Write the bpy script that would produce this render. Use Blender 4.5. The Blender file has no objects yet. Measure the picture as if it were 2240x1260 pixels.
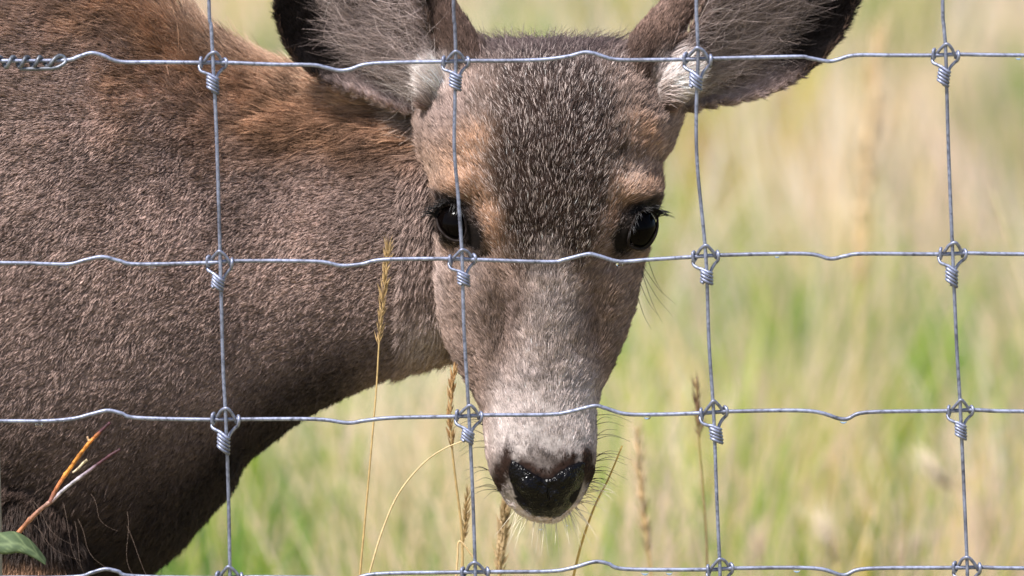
import bpy, bmesh, math, random
import numpy as np
from mathutils import Vector, kdtree

rng = np.random.default_rng(7)
random.seed(7)
SC = bpy.context.scene
COL = SC.collection

# ------------------------------------------------------------------ camera, sky, sun, exposure
CAM = np.array([0.0, -4.0, 1.30])
AIM = np.array([0.0, 0.0, 0.74])
W, H = 2240.0, 1260.0
fwd = AIM - CAM
DIST = float(np.linalg.norm(fwd))
fwd = fwd / DIST
right = np.array([1.0, 0.0, 0.0])
up = np.cross(right, fwd)
FPX = W * DIST / 0.644
cam_d = bpy.data.cameras.new("camera")
cam = bpy.data.objects.new("camera", cam_d)
COL.objects.link(cam)
cam.location = CAM
cam.rotation_euler = Vector(fwd).to_track_quat('-Z', 'Y').to_euler()
cam_d.sensor_width = 36.0
cam_d.lens = 36.0 * FPX / W
cam_d.clip_start = 0.1
cam_d.clip_end = 4000.0
cam_d.dof.use_dof = True
cam_d.dof.focus_distance = 4.075
cam_d.dof.aperture_fstop = 7.0
SC.camera = cam

SUN_TO = np.array([-0.38, -0.33, 0.86])
SUN_TO = SUN_TO / np.linalg.norm(SUN_TO)
world = bpy.data.worlds.new("World")
SC.world = world
world.use_nodes = True
wn = world.node_tree.nodes
bg = wn["Background"]
sky = wn.new("ShaderNodeTexSky")
sky.sky_type = 'NISHITA'
sky.sun_disc = False
sky.sun_elevation = math.asin(SUN_TO[2])
sky.sun_rotation = math.atan2(SUN_TO[0], SUN_TO[1])
sky.dust_density = 2.0
world.node_tree.links.new(sky.outputs[0], bg.inputs[0])
bg.inputs[1].default_value = 0.10

sun_d = bpy.data.lights.new("sun", 'SUN')
sun_d.energy = 4.2
sun_d.angle = math.radians(9)
sun_d.color = (1.0, 0.97, 0.94)
sun = bpy.data.objects.new("sun", sun_d)
COL.objects.link(sun)
sun.rotation_euler = Vector(-SUN_TO).to_track_quat('-Z', 'Y').to_euler()
sun.location = (-5, -5, 10)

SC.view_settings.view_transform = 'Standard'
SC.view_settings.look = 'None'
SC.view_settings.exposure = 1.06
SC.view_settings.gamma = 1.0
SC.view_settings.use_curve_mapping = False
SC.render.engine = 'CYCLES'
SC.cycles.max_bounces = 6
SC.cycles.diffuse_bounces = 3
SC.cycles.glossy_bounces = 3
SC.cycles.transmission_bounces = 5
SC.cycles_curves.shape = 'RIBBONS' if hasattr(SC, 'cycles_curves') else None


# ------------------------------------------------------------------ helpers
def P(px, py, depth):
    """world point seen at photo pixel (px,py) at that depth along the lens axis (metres)"""
    px = np.asarray(px, float); py = np.asarray(py, float); depth = np.asarray(depth, float)
    a = (px - W / 2) / FPX * depth
    b = (H / 2 - py) / FPX * depth
    return CAM + depth[..., None] * fwd + a[..., None] * right + b[..., None] * up


D0 = 4.10                       # depth of the face front
SPX = D0 / FPX                  # metres per pixel there


def PW(px, py, w):
    return P(px, py, D0 - np.asarray(w, float) * SPX)


def PY(px, py, y):
    """point at photo pixel on the upright plane at world y"""
    px = np.asarray(px, float); py = np.asarray(py, float); y = np.asarray(y, float) + 0 * px
    r = fwd + ((px - W / 2) / FPX)[..., None] * right + ((H / 2 - py) / FPX)[..., None] * up
    t = (y - CAM[1]) / r[..., 1]
    return CAM + t[..., None] * r


def unproj(p):
    q = p - CAM
    d = q @ fwd
    return W / 2 + (q @ right) / d * FPX, H / 2 - (q @ up) / d * FPX, (D0 - d) / SPX


def sm(a, b, x):
    t = np.clip((np.asarray(x, float) - a) / (b - a), 0, 1)
    return t * t * (3 - 2 * t)


def lerp3(a, b, t):
    return a + (b - a) * np.asarray(t)[..., None]


def vnoise(p, seed=0):
    """smooth value noise for an (N,3) array"""
    p = np.asarray(p, float)
    i = np.floor(p).astype(np.int64)
    f = p - i
    f = f * f * (3 - 2 * f)

    def hsh(x, y, z):
        h = (x * 374761393 + y * 668265263 + z * 2147483647 + seed * 974634777) & 0xFFFFFFFF
        h = ((h ^ (h >> 13)) * 1274126177) & 0xFFFFFFFF
        h = (h ^ (h >> 16)) & 0xFFFF
        return h / 65535.0
    out = 0
    for dx in (0, 1):
        for dy in (0, 1):
            for dz in (0, 1):
                wgt = (f[:, 0] if dx else 1 - f[:, 0]) * (f[:, 1] if dy else 1 - f[:, 1]) * (f[:, 2] if dz else 1 - f[:, 2])
                out = out + wgt * hsh(i[:, 0] + dx, i[:, 1] + dy, i[:, 2] + dz)
    return out


def tag(o, label=None, cat=None, group=None, kind=None):
    if label: o['label'] = label
    if cat: o['category'] = cat
    if group: o['group'] = group
    if kind: o['kind'] = kind
    return o


def empty(name, loc=(0, 0, 0)):
    o = bpy.data.objects.new(name, None)
    o.empty_display_size = 0.05
    o.location = loc
    COL.objects.link(o)
    return o


def link_mesh(name, me, mat=None, parent=None):
    o = bpy.data.objects.new(name, me)
    COL.objects.link(o)
    if mat: me.materials.append(mat)
    if parent is not None:
        o.parent = parent
        o.location = -Vector(parent.location) if parent.type == 'EMPTY' else (0, 0, 0)
    return o


class MB:
    def __init__(self):
        self.v = []; self.f = []; self.c = []; self.n = 0

    def add(self, v, f, col=None):
        v = np.asarray(v, float)
        self.v.append(v)
        self.f += [tuple(int(i) + self.n for i in q) for q in f]
        self.c.append(np.tile(np.array(col if col is not None else (1, 1, 1), float), (len(v), 1)) if col is None or np.ndim(col) == 1 else np.asarray(col, float))
        self.n += len(v)
        return self

    def mesh(self, name, smooth=True):
        me = bpy.data.meshes.new(name)
        V = np.concatenate(self.v)
        me.from_pydata(V.tolist(), [], self.f)
        a = me.attributes.new("col", 'FLOAT_COLOR', 'POINT')
        C4 = np.ones((len(V), 4), np.float32); C4[:, :3] = np.concatenate(self.c)
        a.data.foreach_set("color", C4.ravel())
        if smooth:
            me.polygons.foreach_set("use_smooth", [True] * len(me.polygons))
        me.update()
        return me

    def build(self, name, mat, parent=None, smooth=True):
        return link_mesh(name, self.mesh(name, smooth), mat, parent)


def catmull(pts, n):
    """resample control points by a Catmull-Rom spline, n samples per span"""
    p = np.asarray(pts, float)
    p = np.vstack([2 * p[0] - p[1], p, 2 * p[-1] - p[-2]])
    out = []
    for i in range(1, len(p) - 2):
        t = np.linspace(0, 1, n, endpoint=False)[:, None]
        a, b, c, d = p[i - 1], p[i], p[i + 1], p[i + 2]
        out.append(0.5 * ((2 * b) + (-a + c) * t + (2 * a - 5 * b + 4 * c - d) * t ** 2 + (-a + 3 * b - 3 * c + d) * t ** 3))
    out.append(p[-2][None])
    return np.vstack(out)


def tube(path, rad, seg=8, cap=True):
    """verts, faces of a tube along an (N,3) path"""
    path = np.asarray(path, float)
    n = len(path)
    rad = np.broadcast_to(np.asarray(rad, float), (n,))
    tan = np.gradient(path, axis=0)
    tan /= np.linalg.norm(tan, axis=1)[:, None] + 1e-12
    ref = np.array([0, 0, 1.0]) if abs(tan[0][2]) < 0.9 else np.array([1.0, 0, 0])
    u = np.cross(tan[0], ref); u /= np.linalg.norm(u)
    U = [u]
    for i in range(1, n):
        u = U[-1] - tan[i] * np.dot(U[-1], tan[i])
        u /= np.linalg.norm(u) + 1e-12
        U.append(u)
    U = np.array(U); Vv = np.cross(tan, U)
    ang = np.linspace(0, 2 * math.pi, seg, endpoint=False)
    v = path[:, None, :] + rad[:, None, None] * (np.cos(ang)[None, :, None] * U[:, None, :] + np.sin(ang)[None, :, None] * Vv[:, None, :])
    v = v.reshape(-1, 3)
    f = []
    for i in range(n - 1):
        for j in range(seg):
            k = (j + 1) % seg
            f.append((i * seg + j, i * seg + k, (i + 1) * seg + k, (i + 1) * seg + j))
    if cap:
        f.append(tuple(range(seg - 1, -1, -1)))
        f.append(tuple((n - 1) * seg + j for j in range(seg)))
    return v, f


# ------------------------------------------------------------------ materials
def mat_new(name):
    m = bpy.data.materials.new(name)
    m.use_nodes = True
    nt = m.node_tree
    return m, nt, nt.nodes, nt.links, nt.nodes["Principled BSDF"]


def noise_node(nt, scale, detail=4, rough=0.6, coord='Object'):
    tc = nt.nodes.new("ShaderNodeTexCoord")
    nz = nt.nodes.new("ShaderNodeTexNoise")
    nz.inputs["Scale"].default_value = scale
    nz.inputs["Detail"].default_value = detail
    nz.inputs["Roughness"].default_value = rough
    nt.links.new(tc.outputs[coord], nz.inputs["Vector"])
    return nz


def ramp(nt, fac, stops):
    r = nt.nodes.new("ShaderNodeValToRGB")
    e = r.color_ramp.elements
    e[0].position, e[0].color = stops[0][0], (*stops[0][1], 1)
    e[1].position, e[1].color = stops[-1][0], (*stops[-1][1], 1)
    for p, c in stops[1:-1]:
        q = e.new(p); q.color = (*c, 1)
    nt.links.new(fac, r.inputs[0])
    return r


def bump(nt, height, strength, dist, b):
    n = nt.nodes.new("ShaderNodeBump")
    n.inputs["Strength"].default_value = strength
    n.inputs["Distance"].default_value = dist
    nt.links.new(height, n.inputs["Height"])
    nt.links.new(n.outputs[0], b.inputs["Normal"])


def mat_attr(name, rough=0.7, spec=0.3, noise=None, trans=0.0):
    """colour from the mesh attribute, broken up by noise"""
    m, nt, N, L, b = mat_new(name)
    at = N.new("ShaderNodeAttribute"); at.attribute_name = "col"
    src = at.outputs["Color"]
    if noise:
        nz = noise_node(nt, noise[0], 5)
        r = ramp(nt, nz.outputs["Fac"], [(0.3, (noise[1],) * 3), (0.7, (noise[2],) * 3)])
        mx = N.new("ShaderNodeMix"); mx.data_type = 'RGBA'; mx.blend_type = 'MULTIPLY'
        mx.inputs["Factor"].default_value = 1
        L.new(src, mx.inputs["A"]); L.new(r.outputs[0], mx.inputs["B"])
        src = mx.outputs["Result"]
    L.new(src, b.inputs["Base Color"])
    b.inputs["Roughness"].default_value = rough
    b.inputs["Specular IOR Level"].default_value = spec
    if trans > 0:
        tr = N.new("ShaderNodeBsdfTranslucent"); L.new(src, tr.inputs["Color"])
        mix = N.new("ShaderNodeMixShader"); mix.inputs[0].default_value = trans
        L.new(b.outputs[0], mix.inputs[1]); L.new(tr.outputs[0], mix.inputs[2])
        L.new(mix.outputs[0], N["Material Output"].inputs["Surface"])
    return m


def mat_wire(name, base, dark):
    m, nt, N, L, b = mat_new(name)
    nz = noise_node(nt, 320, 6, 0.7)
    r = ramp(nt, nz.outputs["Fac"], [(0.32, dark), (0.5, base), (0.72, tuple(min(1, c * 1.5) for c in base))])
    L.new(r.outputs[0], b.inputs["Base Color"])
    n2 = noise_node(nt, 46, 3, 0.5)
    r2 = ramp(nt, n2.outputs["Fac"], [(0.35, (0.62, 0.60, 0.58)), (0.55, (1, 1, 1)), (0.72, (1.0, 1.0, 1.0)), (0.80, (0.8, 0.62, 0.48))])
    mx = N.new("ShaderNodeMix"); mx.data_type = 'RGBA'; mx.blend_type = 'MULTIPLY'; mx.inputs["Factor"].default_value = 1
    L.new(r.outputs[0], mx.inputs["A"]); L.new(r2.outputs[0], mx.inputs["B"])
    L.new(mx.outputs["Result"], b.inputs["Base Color"])
    b.inputs["Metallic"].default_value = 0.55
    rr = ramp(nt, nz.outputs["Fac"], [(0.3, (0.6,) * 3), (0.7, (0.38,) * 3)])
    L.new(rr.outputs[0], b.inputs["Roughness"])
    bump(nt, nz.outputs["Fac"], 0.35, 0.0004, b)
    return m


M_WIRE = mat_wire("galvanised_wire", (0.23, 0.25, 0.345), (0.075, 0.082, 0.115))
M_SPLICE = mat_wire("dull_wire", (0.13, 0.14, 0.165), (0.04, 0.045, 0.055))
M_SKIN = mat_attr("hide_undercoat", 0.85, 0.1, (420, 0.55, 1.25))
M_GRASS = mat_attr("grass_blade", 0.6, 0.25, None, 0.45)
M_STRAW = mat_attr("straw", 0.6, 0.3, (260, 0.75, 1.2), 0.15)
M_TWIG = mat_attr("twig_bark", 0.6, 0.3, (420, 0.35, 1.5))
M_LEAF = mat_attr("leaf", 0.65, 0.2, (300, 0.8, 1.15), 0.2)
M_LASH = mat_attr("lash", 0.45, 0.4)
M_POST = mat_attr("weathered_wood", 0.85, 0.2, (150, 0.6, 1.2))


def mat_fur():
    m, nt, N, L, b = mat_new("fur")
    at = N.new("ShaderNodeAttribute"); at.attribute_name = "col"
    L.new(at.outputs["Color"], b.inputs["Base Color"])
    b.inputs["Roughness"].default_value = 0.45
    b.inputs["Specular IOR Level"].default_value = 0.14
    return m


M_FUR = mat_fur()

M_EYE, nt, N, L, b = mat_new("eye")
b.inputs["Base Color"].default_value = (0.0016, 0.0010, 0.0009, 1)
b.inputs["Roughness"].default_value = 0.06
b.inputs["Specular IOR Level"].default_value = 0.05

M_LID, nt, N, L, b = mat_new("eyelid_skin")
b.inputs["Base Color"].default_value = (0.014, 0.010, 0.009, 1)
b.inputs["Roughness"].default_value = 0.55
b.inputs["Specular IOR Level"].default_value = 0.08

M_NOSE, nt, N, L, b = mat_new("wet_nose")
b.inputs["Base Color"].default_value = (0.004, 0.0035, 0.004, 1)
b.inputs["Specular IOR Level"].default_value = 0.12
nz = noise_node(nt, 140, 3)
vo = N.new("ShaderNodeTexVoronoi"); vo.inputs["Scale"].default_value = 620
tc = N.new("ShaderNodeTexCoord"); L.new(tc.outputs["Object"], vo.inputs["Vector"])
rr = ramp(nt, nz.outputs["Fac"], [(0.4, (0.06,) * 3), (0.66, (0.30,) * 3)])
L.new(rr.outputs[0], b.inputs["Roughness"])
bump(nt, vo.outputs["Distance"], 0.7, 0.0008, b)

M_WATER, nt, N, L, b = mat_new("water")
b.inputs["Base Color"].default_value = (1, 1, 1, 1)
b.inputs["Roughness"].default_value = 0.0
b.inputs["IOR"].default_value = 1.33
b.inputs["Transmission Weight"].default_value = 1.0

# ------------------------------------------------------------------ ground
M_GROUND, nt, N, L, b = mat_new("meadow_ground")
nz = noise_node(nt, 0.8, 8, 0.7)
r = ramp(nt, nz.outputs["Fac"], [(0.3, (0.13, 0.15, 0.045)), (0.5, (0.24, 0.20, 0.095)), (0.7, (0.34, 0.27, 0.15))])
L.new(r.outputs[0], b.inputs["Base Color"]); b.inputs["Roughness"].default_value = 0.95
g = MB()
nx = 60
gx = np.concatenate([-np.geomspace(2000, 4, 16), np.linspace(-3.5, 3.5, 29), np.geomspace(4, 2000, 16)])
gy = np.concatenate([-np.geomspace(2000, 9, 12), np.linspace(-8, 24, 65), np.geomspace(26, 2500, 14)])
XX, YY = np.meshgrid(gx, gy)
pp = np.stack([XX.ravel() * 0.6, YY.ravel() * 0.6, 0 * XX.ravel()], 1)
zz = (vnoise(pp, 3) - 0.5) * 0.05
zz = np.where((np.abs(pp[:, 1]) < 1.2) & (np.abs(pp[:, 0]) < 1.2), zz * 0.2 - 0.005, zz - 0.01)
gv = np.stack([XX.ravel(), YY.ravel(), zz], 1)
nc = len(gx)
gf = [(i * nc + j, i * nc + j + 1, (i + 1) * nc + j + 1, (i + 1) * nc + j) for i in range(len(gy) - 1) for j in range(nc - 1)]
g.add(gv, gf)
tag(g.build("ground", M_GROUND), kind="structure")


# ------------------------------------------------------------------ meadow grass behind the deer
def blades(name, n, ylo, yhi, hlo, hhi, wlo, whi, colfn, spread=1.6, lean=0.35, bias=1.0, per=64, plumes=0):
    nt_ = n // per
    ty = ylo + (yhi - ylo) * rng.random(nt_) ** bias
    tx = (rng.random(nt_) * 2 - 1) * np.minimum(0.10 * (ty + 4) * spread + 0.35, 4.0)
    tid = rng.integers(0, nt_, n)
    rad = (0.02 + 0.09 * rng.random(nt_))[tid]
    x = tx[tid] + rng.standard_normal(n) * rad
    y = ty[tid] + rng.standard_normal(n) * rad
    h = rng.uniform(hlo, hhi, n) * (0.7 + 0.6 * rng.random(nt_))[tid]
    wd = rng.uniform(wlo, whi, n)
    wd *= sm(0.5, 6, y) * 0.55 + 0.45
    if plumes:
        far = np.nonzero(y > 5)[0][:plumes]; plumes = len(far)
        wd[far] = rng.uniform(0.010, 0.022, plumes); h[far] = rng.uniform(0.28, 0.5, plumes)
    az = np.arctan2(y - ty[tid], x - tx[tid]) + 0.6 * rng.standard_normal(n)
    ln = h * lean * rng.random(n) ** 0.7
    side = np.stack([np.cos(az + 1.2 * rng.standard_normal(n)), np.sin(az), 0 * az], 1)
    side[:, 0] = np.abs(side[:, 0]) + 0.4
    side /= np.linalg.norm(side, axis=1)[:, None]
    ld = np.stack([np.cos(az), np.sin(az), 0 * az], 1)
    base = np.stack([x, y, np.full(n, -0.02)], 1)
    upz = np.array([0, 0, 1.0])
    ts = [0, 0.4, 0.75, 1.0]
    rows = []
    for t in ts:
        c = base + ld * (ln * t * t)[:, None] + upz * (h * (t - 0.18 * lean * t * t))[:, None]
        ww = wd * (1 - t ** 2.2) * 0.5
        if plumes:
            ww[far] = wd[far] * (0.1, 0.12, 0.5, 0)[ts.index(t)]
        if t < 1:
            rows += [c - side * ww[:, None], c + side * ww[:, None]]
        else:
            rows += [c]
    V = np.stack(rows, 1)                     # n,7,3
    k = 7
    idx = np.arange(n)[:, None] * k
    me = bpy.data.meshes.new(name)
    q = np.concatenate([idx + np.array([[0, 1, 3, 2]]), idx + np.array([[2, 3, 5, 4]])], 1).reshape(-1, 4)
    tr = (idx + np.array([[4, 5, 6]]))
    me.vertices.add(n * k); me.vertices.foreach_set("co", V.reshape(-1))
    loops = np.concatenate([q.ravel(), tr.ravel()])
    me.loops.add(len(loops)); me.loops.foreach_set("vertex_index", loops)
    nq, ntx = len(q), len(tr)
    me.polygons.add(nq + ntx)
    st = np.concatenate([np.arange(nq) * 4, nq * 4 + np.arange(ntx) * 3])
    me.polygons.foreach_set("loop_start", st)
    me.update(calc_edges=True)
    C = colfn(tx, ty, tid, n)
    if plumes:
        C[far] = PALE * rng.uniform(0.8, 1.1, (plumes, 1))
    C4 = np.ones((n, k, 4), np.float32); C4[:, :, :3] = C[:, None, :]
    a = me.attributes.new("col", 'FLOAT_COLOR', 'POINT'); a.data.foreach_set("color", C4.ravel())
    me.validate()
    return tag(link_mesh(name, me, M_GRASS), kind="stuff")


STRAW = np.array([0.80, 0.64, 0.40]); PINK = np.array([0.84, 0.62, 0.50]); GREEN = np.array([0.17, 0.37, 0.065])
LIME = np.array([0.44, 0.54, 0.085]); PALE = np.array([0.86, 0.75, 0.60]); OCHRE = np.array([0.62, 0.46, 0.12])


def patchy(x, y):
    p = np.stack([x * 3.4, y * 1.1, 0 * x], 1)
    q = 0.5 + 1.35 * (vnoise(p, 11) - 0.5) * 0.6 - 0.2 + vnoise(p * 2.2, 12) * 0.4
    return q + 0.10 * sm(0.3, -0.6, x) + 0.05 * sm(9, 16, y)


def col_dry(x, y, tid, n):
    u = np.clip(rng.random(len(x))[tid] + 0.05 * rng.standard_normal(n), 0, 1)
    c = np.where((u < 0.4)[:, None], STRAW, np.where((u < 0.66)[:, None], PINK, np.where((u < 0.86)[:, None], PALE, OCHRE)))
    return c * (0.65 + 0.6 * rng.random(len(x)))[tid][:, None] * rng.uniform(0.85, 1.1, (n, 1))


def col_green(x, y, tid, n):
    u = np.clip(rng.random(len(x))[tid] + 0.06 * rng.standard_normal(n), 0, 1)
    c = np.where((u < 0.5)[:, None], GREEN, LIME)
    q = patchy(x, y) + 0.10 * rng.standard_normal(len(x))
    dry = (q[tid] + 0.03 * rng.standard_normal(n)) < 0.455
    c = np.where(dry[:, None], np.where((u < 0.35)[:, None], STRAW, np.where((u < 0.7)[:, None], PINK, PALE)), c)
    return c * (0.5 + 0.75 * rng.random(len(x)))[tid][:, None] * rng.uniform(0.85, 1.1, (n, 1))


blades("dry_grass", 44000, 1.3, 22, 0.18, 0.42, 0.004, 0.010, col_dry, 2.2, 0.45, 1.25, plumes=500)
blades("green_grass", 90000, 1.1, 22, 0.14, 0.38, 0.005, 0.011, col_green, 2.2, 0.38, 1.2)
blades("short_grass", 26000, -3.2, 1.6, 0.05, 0.15, 0.004, 0.008, col_green, 14.0, 0.5)

# ------------------------------------------------------------------ the deer's body
HT = np.array([  # y, xL, xR, front w, widest w, back w, roundness
    [104, 1090, 1330, -205, -262, -310, 2.6], [110, 1035, 1385, -185, -258, -345, 2.6], [122, 985, 1425, -150, -255, -375, 2.5],
    [146, 958, 1450, -108, -250, -395, 2.4], [200, 932, 1470, -58, -250, -420, 2.3], [270, 914, 1482, -28, -250, -440, 2.3],
    [320, 924, 1462, -13, -245, -450, 2.3], [360, 940, 1442, -5, -230, -455, 2.3], [400, 951, 1442, 0, -210, -460, 2.3],
    [440, 953, 1441, 2, -200, -460, 2.2], [500, 958, 1430, 0, -195, -460, 2.1], [550, 961, 1412, -8, -195, -455, 1.95],
    [600, 958, 1397, -14, -200, -450, 1.8], [650, 961, 1387, -18, -205, -440, 1.75], [700, 967, 1375, -20, -205, -420, 1.75],
    [750, 981, 1357, -20, -195, -395, 1.8], [800, 1004, 1336, -18, -180, -355, 1.9], [850, 1030, 1314, -12, -160, -310, 2.05],
    [900, 1053, 1303, -4, -135, -265, 2.3], [950, 1059, 1304, 6, -120, -235, 2.6], [1000, 1063, 1304, 14, -112, -220, 2.8],
    [1040, 1073, 1299, 16, -108, -210, 2.7], [1080, 1095, 1280, 8, -108, -200, 2.4], [1110, 1116, 1258, -10, -110, -190, 2.3],
    [1130, 1146, 1236, -34, -112, -175, 2.2], [1141, 1172, 1216, -75, -115, -150, 2.0]])


def ht(y):
    y = np.asarray(y, float)
    return [np.interp(y, HT[:, 0], HT[:, k]) for k in range(1, 7)]


EYES = [dict(c=(1004, 491), w=-100, r=51, s=-1), dict(c=(1387, 500), w=-100, r=51, s=1)]
# almond opening of each eye, photo pixels
LID = [np.array([[954, 476], [961, 459], [976, 450], [993, 449], [1007, 459], [1016, 476], [1020, 498], [1017, 517], [1007, 526], [992, 526], [974, 516], [960, 498]], float),
       np.array([[1438, 474], [1428, 463], [1410, 460], [1395, 470], [1384, 490], [1377, 512], [1375, 533], [1385, 542], [1400, 545], [1416, 540], [1430, 523], [1438, 500]], float)]
BUMPS = [(992, 416, 46, 24, 34), (1402, 420, 46, 24, 34), (980, 385, 40, 30, 10), (1412, 388, 40, 30, 10), (1000, 560, 40, 14, 10), (1390, 562, 40, 14, 10),
         (1198, 720, 42, 150, 20), (1106, 715, 24, 110, -27), (1294, 715, 24, 110, -27), (1068, 568, 24, 30, -20), (1328, 575, 24, 30, -20), (1045, 690, 22, 90, 8), (1345, 690, 22, 90, 8),
         (1003, 640, 26, 60, 12), (1370, 640, 26, 60, 12), (1108, 1005, 16, 34, 12), (1286, 1005, 16, 34, 12),
         (1200, 300, 110, 120, 10), (1090, 300, 40, 60, 6), (1320, 300, 40, 60, 6), (1055, 450, 28, 40, -8), (1335, 455, 28, 40, -8)]


def inpoly(x, y, poly):
    r = np.zeros(len(x), bool)
    j = len(poly) - 1
    for i in range(len(poly)):
        xi, yi = poly[i]; xj, yj = poly[j]
        with np.errstate(divide='ignore', invalid='ignore'):
            t = ((yi > y) != (yj > y)) & (x < (xj - xi) * (y - yi) / (yj - yi + 1e-12) + xi)
        r ^= t
        j = i
    return r


def head_front(x, y, feat=True):
    x = np.asarray(x, float); y = np.asarray(y, float)
    xl, xr, wf, wm, wb, n = ht(y)
    cx, a = (xl + xr) / 2, (xr - xl) / 2
    c = np.clip(np.abs(x - cx) / a, 0, 1)
    w = wm + (wf - wm) * (1 - c ** n) ** 0.5
    if feat:
        for bx, by, sx, sy, amp in BUMPS:
            w = w + amp * np.exp(-((x - bx) / sx) ** 2 - ((y - by) / sy) ** 2)
        for e in EYES:
            ex, ey = e['c']
            lid = LID[0] if e['s'] < 0 else LID[1]
            d2 = (x - ex) ** 2 + (y - ey) ** 2
            ws = e['w'] + np.sqrt(np.clip(e['r'] ** 2 - d2, 0, None))
            ins = inpoly(x.ravel(), y.ravel(), lid).reshape(x.shape)
            w = np.where(ins, np.minimum(w, ws - 12), np.where(d2 < (e['r'] + 3) ** 2, np.maximum(w, ws + 9), w))
    return w


parts = []      # (name id, MB)
PID = {}
src_pts = []; src_id = []


def add_src(mb, pid):
    V = np.concatenate(mb.v)
    src_pts.append(V); src_id.append(np.full(len(V), pid))
    parts.append(mb)


# head: rings down the face
mb = MB()
ys = np.concatenate([np.linspace(104, 146, 16), np.linspace(150, 1100, 150), np.linspace(1104, 1140, 14)])
nt_ = 120
rows = []
for y in ys:
    xl, xr, wf, wm, wb, n = [float(q) for q in ht(y)]
    cx, a = (xl + xr) / 2, (xr - xl) / 2
    th = np.linspace(0, 2 * math.pi, nt_, endpoint=False)
    co, si = np.cos(th), np.sin(th)
    x = cx + a * np.sign(co) * np.abs(co) ** (2 / n)
    wfr = head_front(x, np.full(nt_, y))
    wbk = wm + (wb - wm) * np.sqrt(np.clip(1 - np.abs((x - cx) / a) ** 2.4, 0, 1))
    edge = np.clip(1 - np.abs((x - cx) / a), 0, 1)
    base_fr = head_front(x, np.full(nt_, y), False)
    wfr = base_fr + (wfr - base_fr) * sm(0, 0.03, edge)
    w = np.where(si >= 0, wfr, wbk)
    rows.append(PW(x, np.full(nt_, y), w))
V = np.vstack(rows)
f = [(i * nt_ + j, (i + 1) * nt_ + j, (i + 1) * nt_ + (j + 1) % nt_, i * nt_ + (j + 1) % nt_) for i in range(len(ys) - 1) for j in range(nt_)]
f.append(tuple(range(nt_))); f.append(tuple((len(ys) - 1) * nt_ + j for j in range(nt_ - 1, -1, -1)))
mb.add(V, f)
add_src(mb, 0)

# neck and trunk: top and bottom outline, depth and half thickness
NK = np.array([  # Tx,Ty,Bx,By,w,b
    [1150, 260, 1130, 690, -330, 105], [1020, 235, 1072, 752, -365, 140], [930, 218, 990, 774, -400, 175], [868, 216, 885, 804, -425, 198],
    [745, 198, 765, 853, -450, 215], [640, 172, 662, 906, -462, 232], [560, 140, 592, 958, -474, 250], [480, 102, 528, 1012, -484, 275],
    [420, 55, 500, 1066, -494, 300], [365, 0, 440, 1132, -504, 325], [290, -80, 378, 1197, -514, 352], [180, -170, 290, 1258, -525, 385],
    [40, -250, 150, 1310, -535, 420], [-150, -310, -50, 1360, -545, 445], [-500, -320, -450, 1440, -560, 475], [-1000, -290, -1000, 1470, -570, 510],
    [-1600, -280, -1600, 1390, -580, 490], [-2200, -320, -2250, 1240, -580, 440], [-2600, -240, -2650, 1000, -580, 370], [-2850, -50, -2850, 700, -580, 250], [-2950, 150, -2950, 500, -580, 100]], float)
NKs = catmull(NK, 8)
mb = MB(); rows = []
nr = 96
th = np.linspace(0, 2 * math.pi, nr, endpoint=False)
for k, (tx, ty, bx, by, w, bb) in enumerate(NKs):
    c, s = np.cos(th), np.sin(th)
    mx, my = (tx + bx) / 2, (ty + by) / 2
    ee = 0.92
    cc, ss = np.sign(c) * np.abs(c) ** ee, np.sign(s) * np.abs(s) ** ee
    x = mx + (tx - bx) / 2 * cc
    y = my + (ty - by) / 2 * cc
    kk = float(sm(0, 90, k))
    # the crest of the neck is narrower than its middle
    w2 = w + bb * ss * (1 - 0.18 * np.clip(c, 0, 1)) + 0.14 * kk * (630 - y)
    rows.append(PW(x, y, w2))
V = np.vstack(rows); m = len(NKs)
f = [(i * nr + j, i * nr + (j + 1) % nr, (i + 1) * nr + (j + 1) % nr, (i + 1) * nr + j) for i in range(m - 1) for j in range(nr)]
f.append(tuple(range(nr - 1, -1, -1))); f.append(tuple((m - 1) * nr + j for j in range(nr)))
mb.add(V, f)
add_src(mb, 1)

# legs and tail (world coordinates)
for pts in [
    [(-.36, .24, .66, .07), (-.345, .20, .60, .075), (-.335, .155, .53, .060), (-.31, .13, .42, .036), (-.30, .13, .30, .03), (-.305, .13, .20, .019), (-.305, .13, .10, .02), (-.295, .13, .05, .021), (-.285, .13, .0, .026)],
    [(-.34, .33, .70, .085), (-.315, .34, .55, .06), (-.30, .34, .42, .036), (-.28, .34, .30, .03), (-.285, .34, .20, .019), (-.285, .34, .10, .02), (-.275, .34, .05, .021), (-.265, .34, .0, .026)],
    [(-1.02, .25, .70, .10), (-.98, .18, .60, .09), (-1.02, .13, .44, .05), (-1.10, .13, .32, .032), (-1.09, .13, .20, .021), (-1.075, .13, .09, .02), (-1.06, .13, .045, .021), (-1.045, .13, .0, .026)],
    [(-1.02, .28, .70, .10), (-1.03, .34, .59, .09), (-1.08, .36, .44, .05), (-1.16, .36, .32, .032), (-1.15, .36, .20, .021), (-1.135, .36, .09, .02), (-1.12, .36, .045, .021), (-1.105, .36, .0, .026)],
    [(-1.13, .25, .80, .03), (-1.19, .25, .76, .025), (-1.22, .25, .68, .022), (-1.22, .25, .62, .01)]]:
    c = catmull(np.array(pts), 8)
    v, f = tube(c[:, :3], np.maximum(c[:, 3], 0.008), 20)
    mb = MB().add(v, f); add_src(mb, 2)

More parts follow.
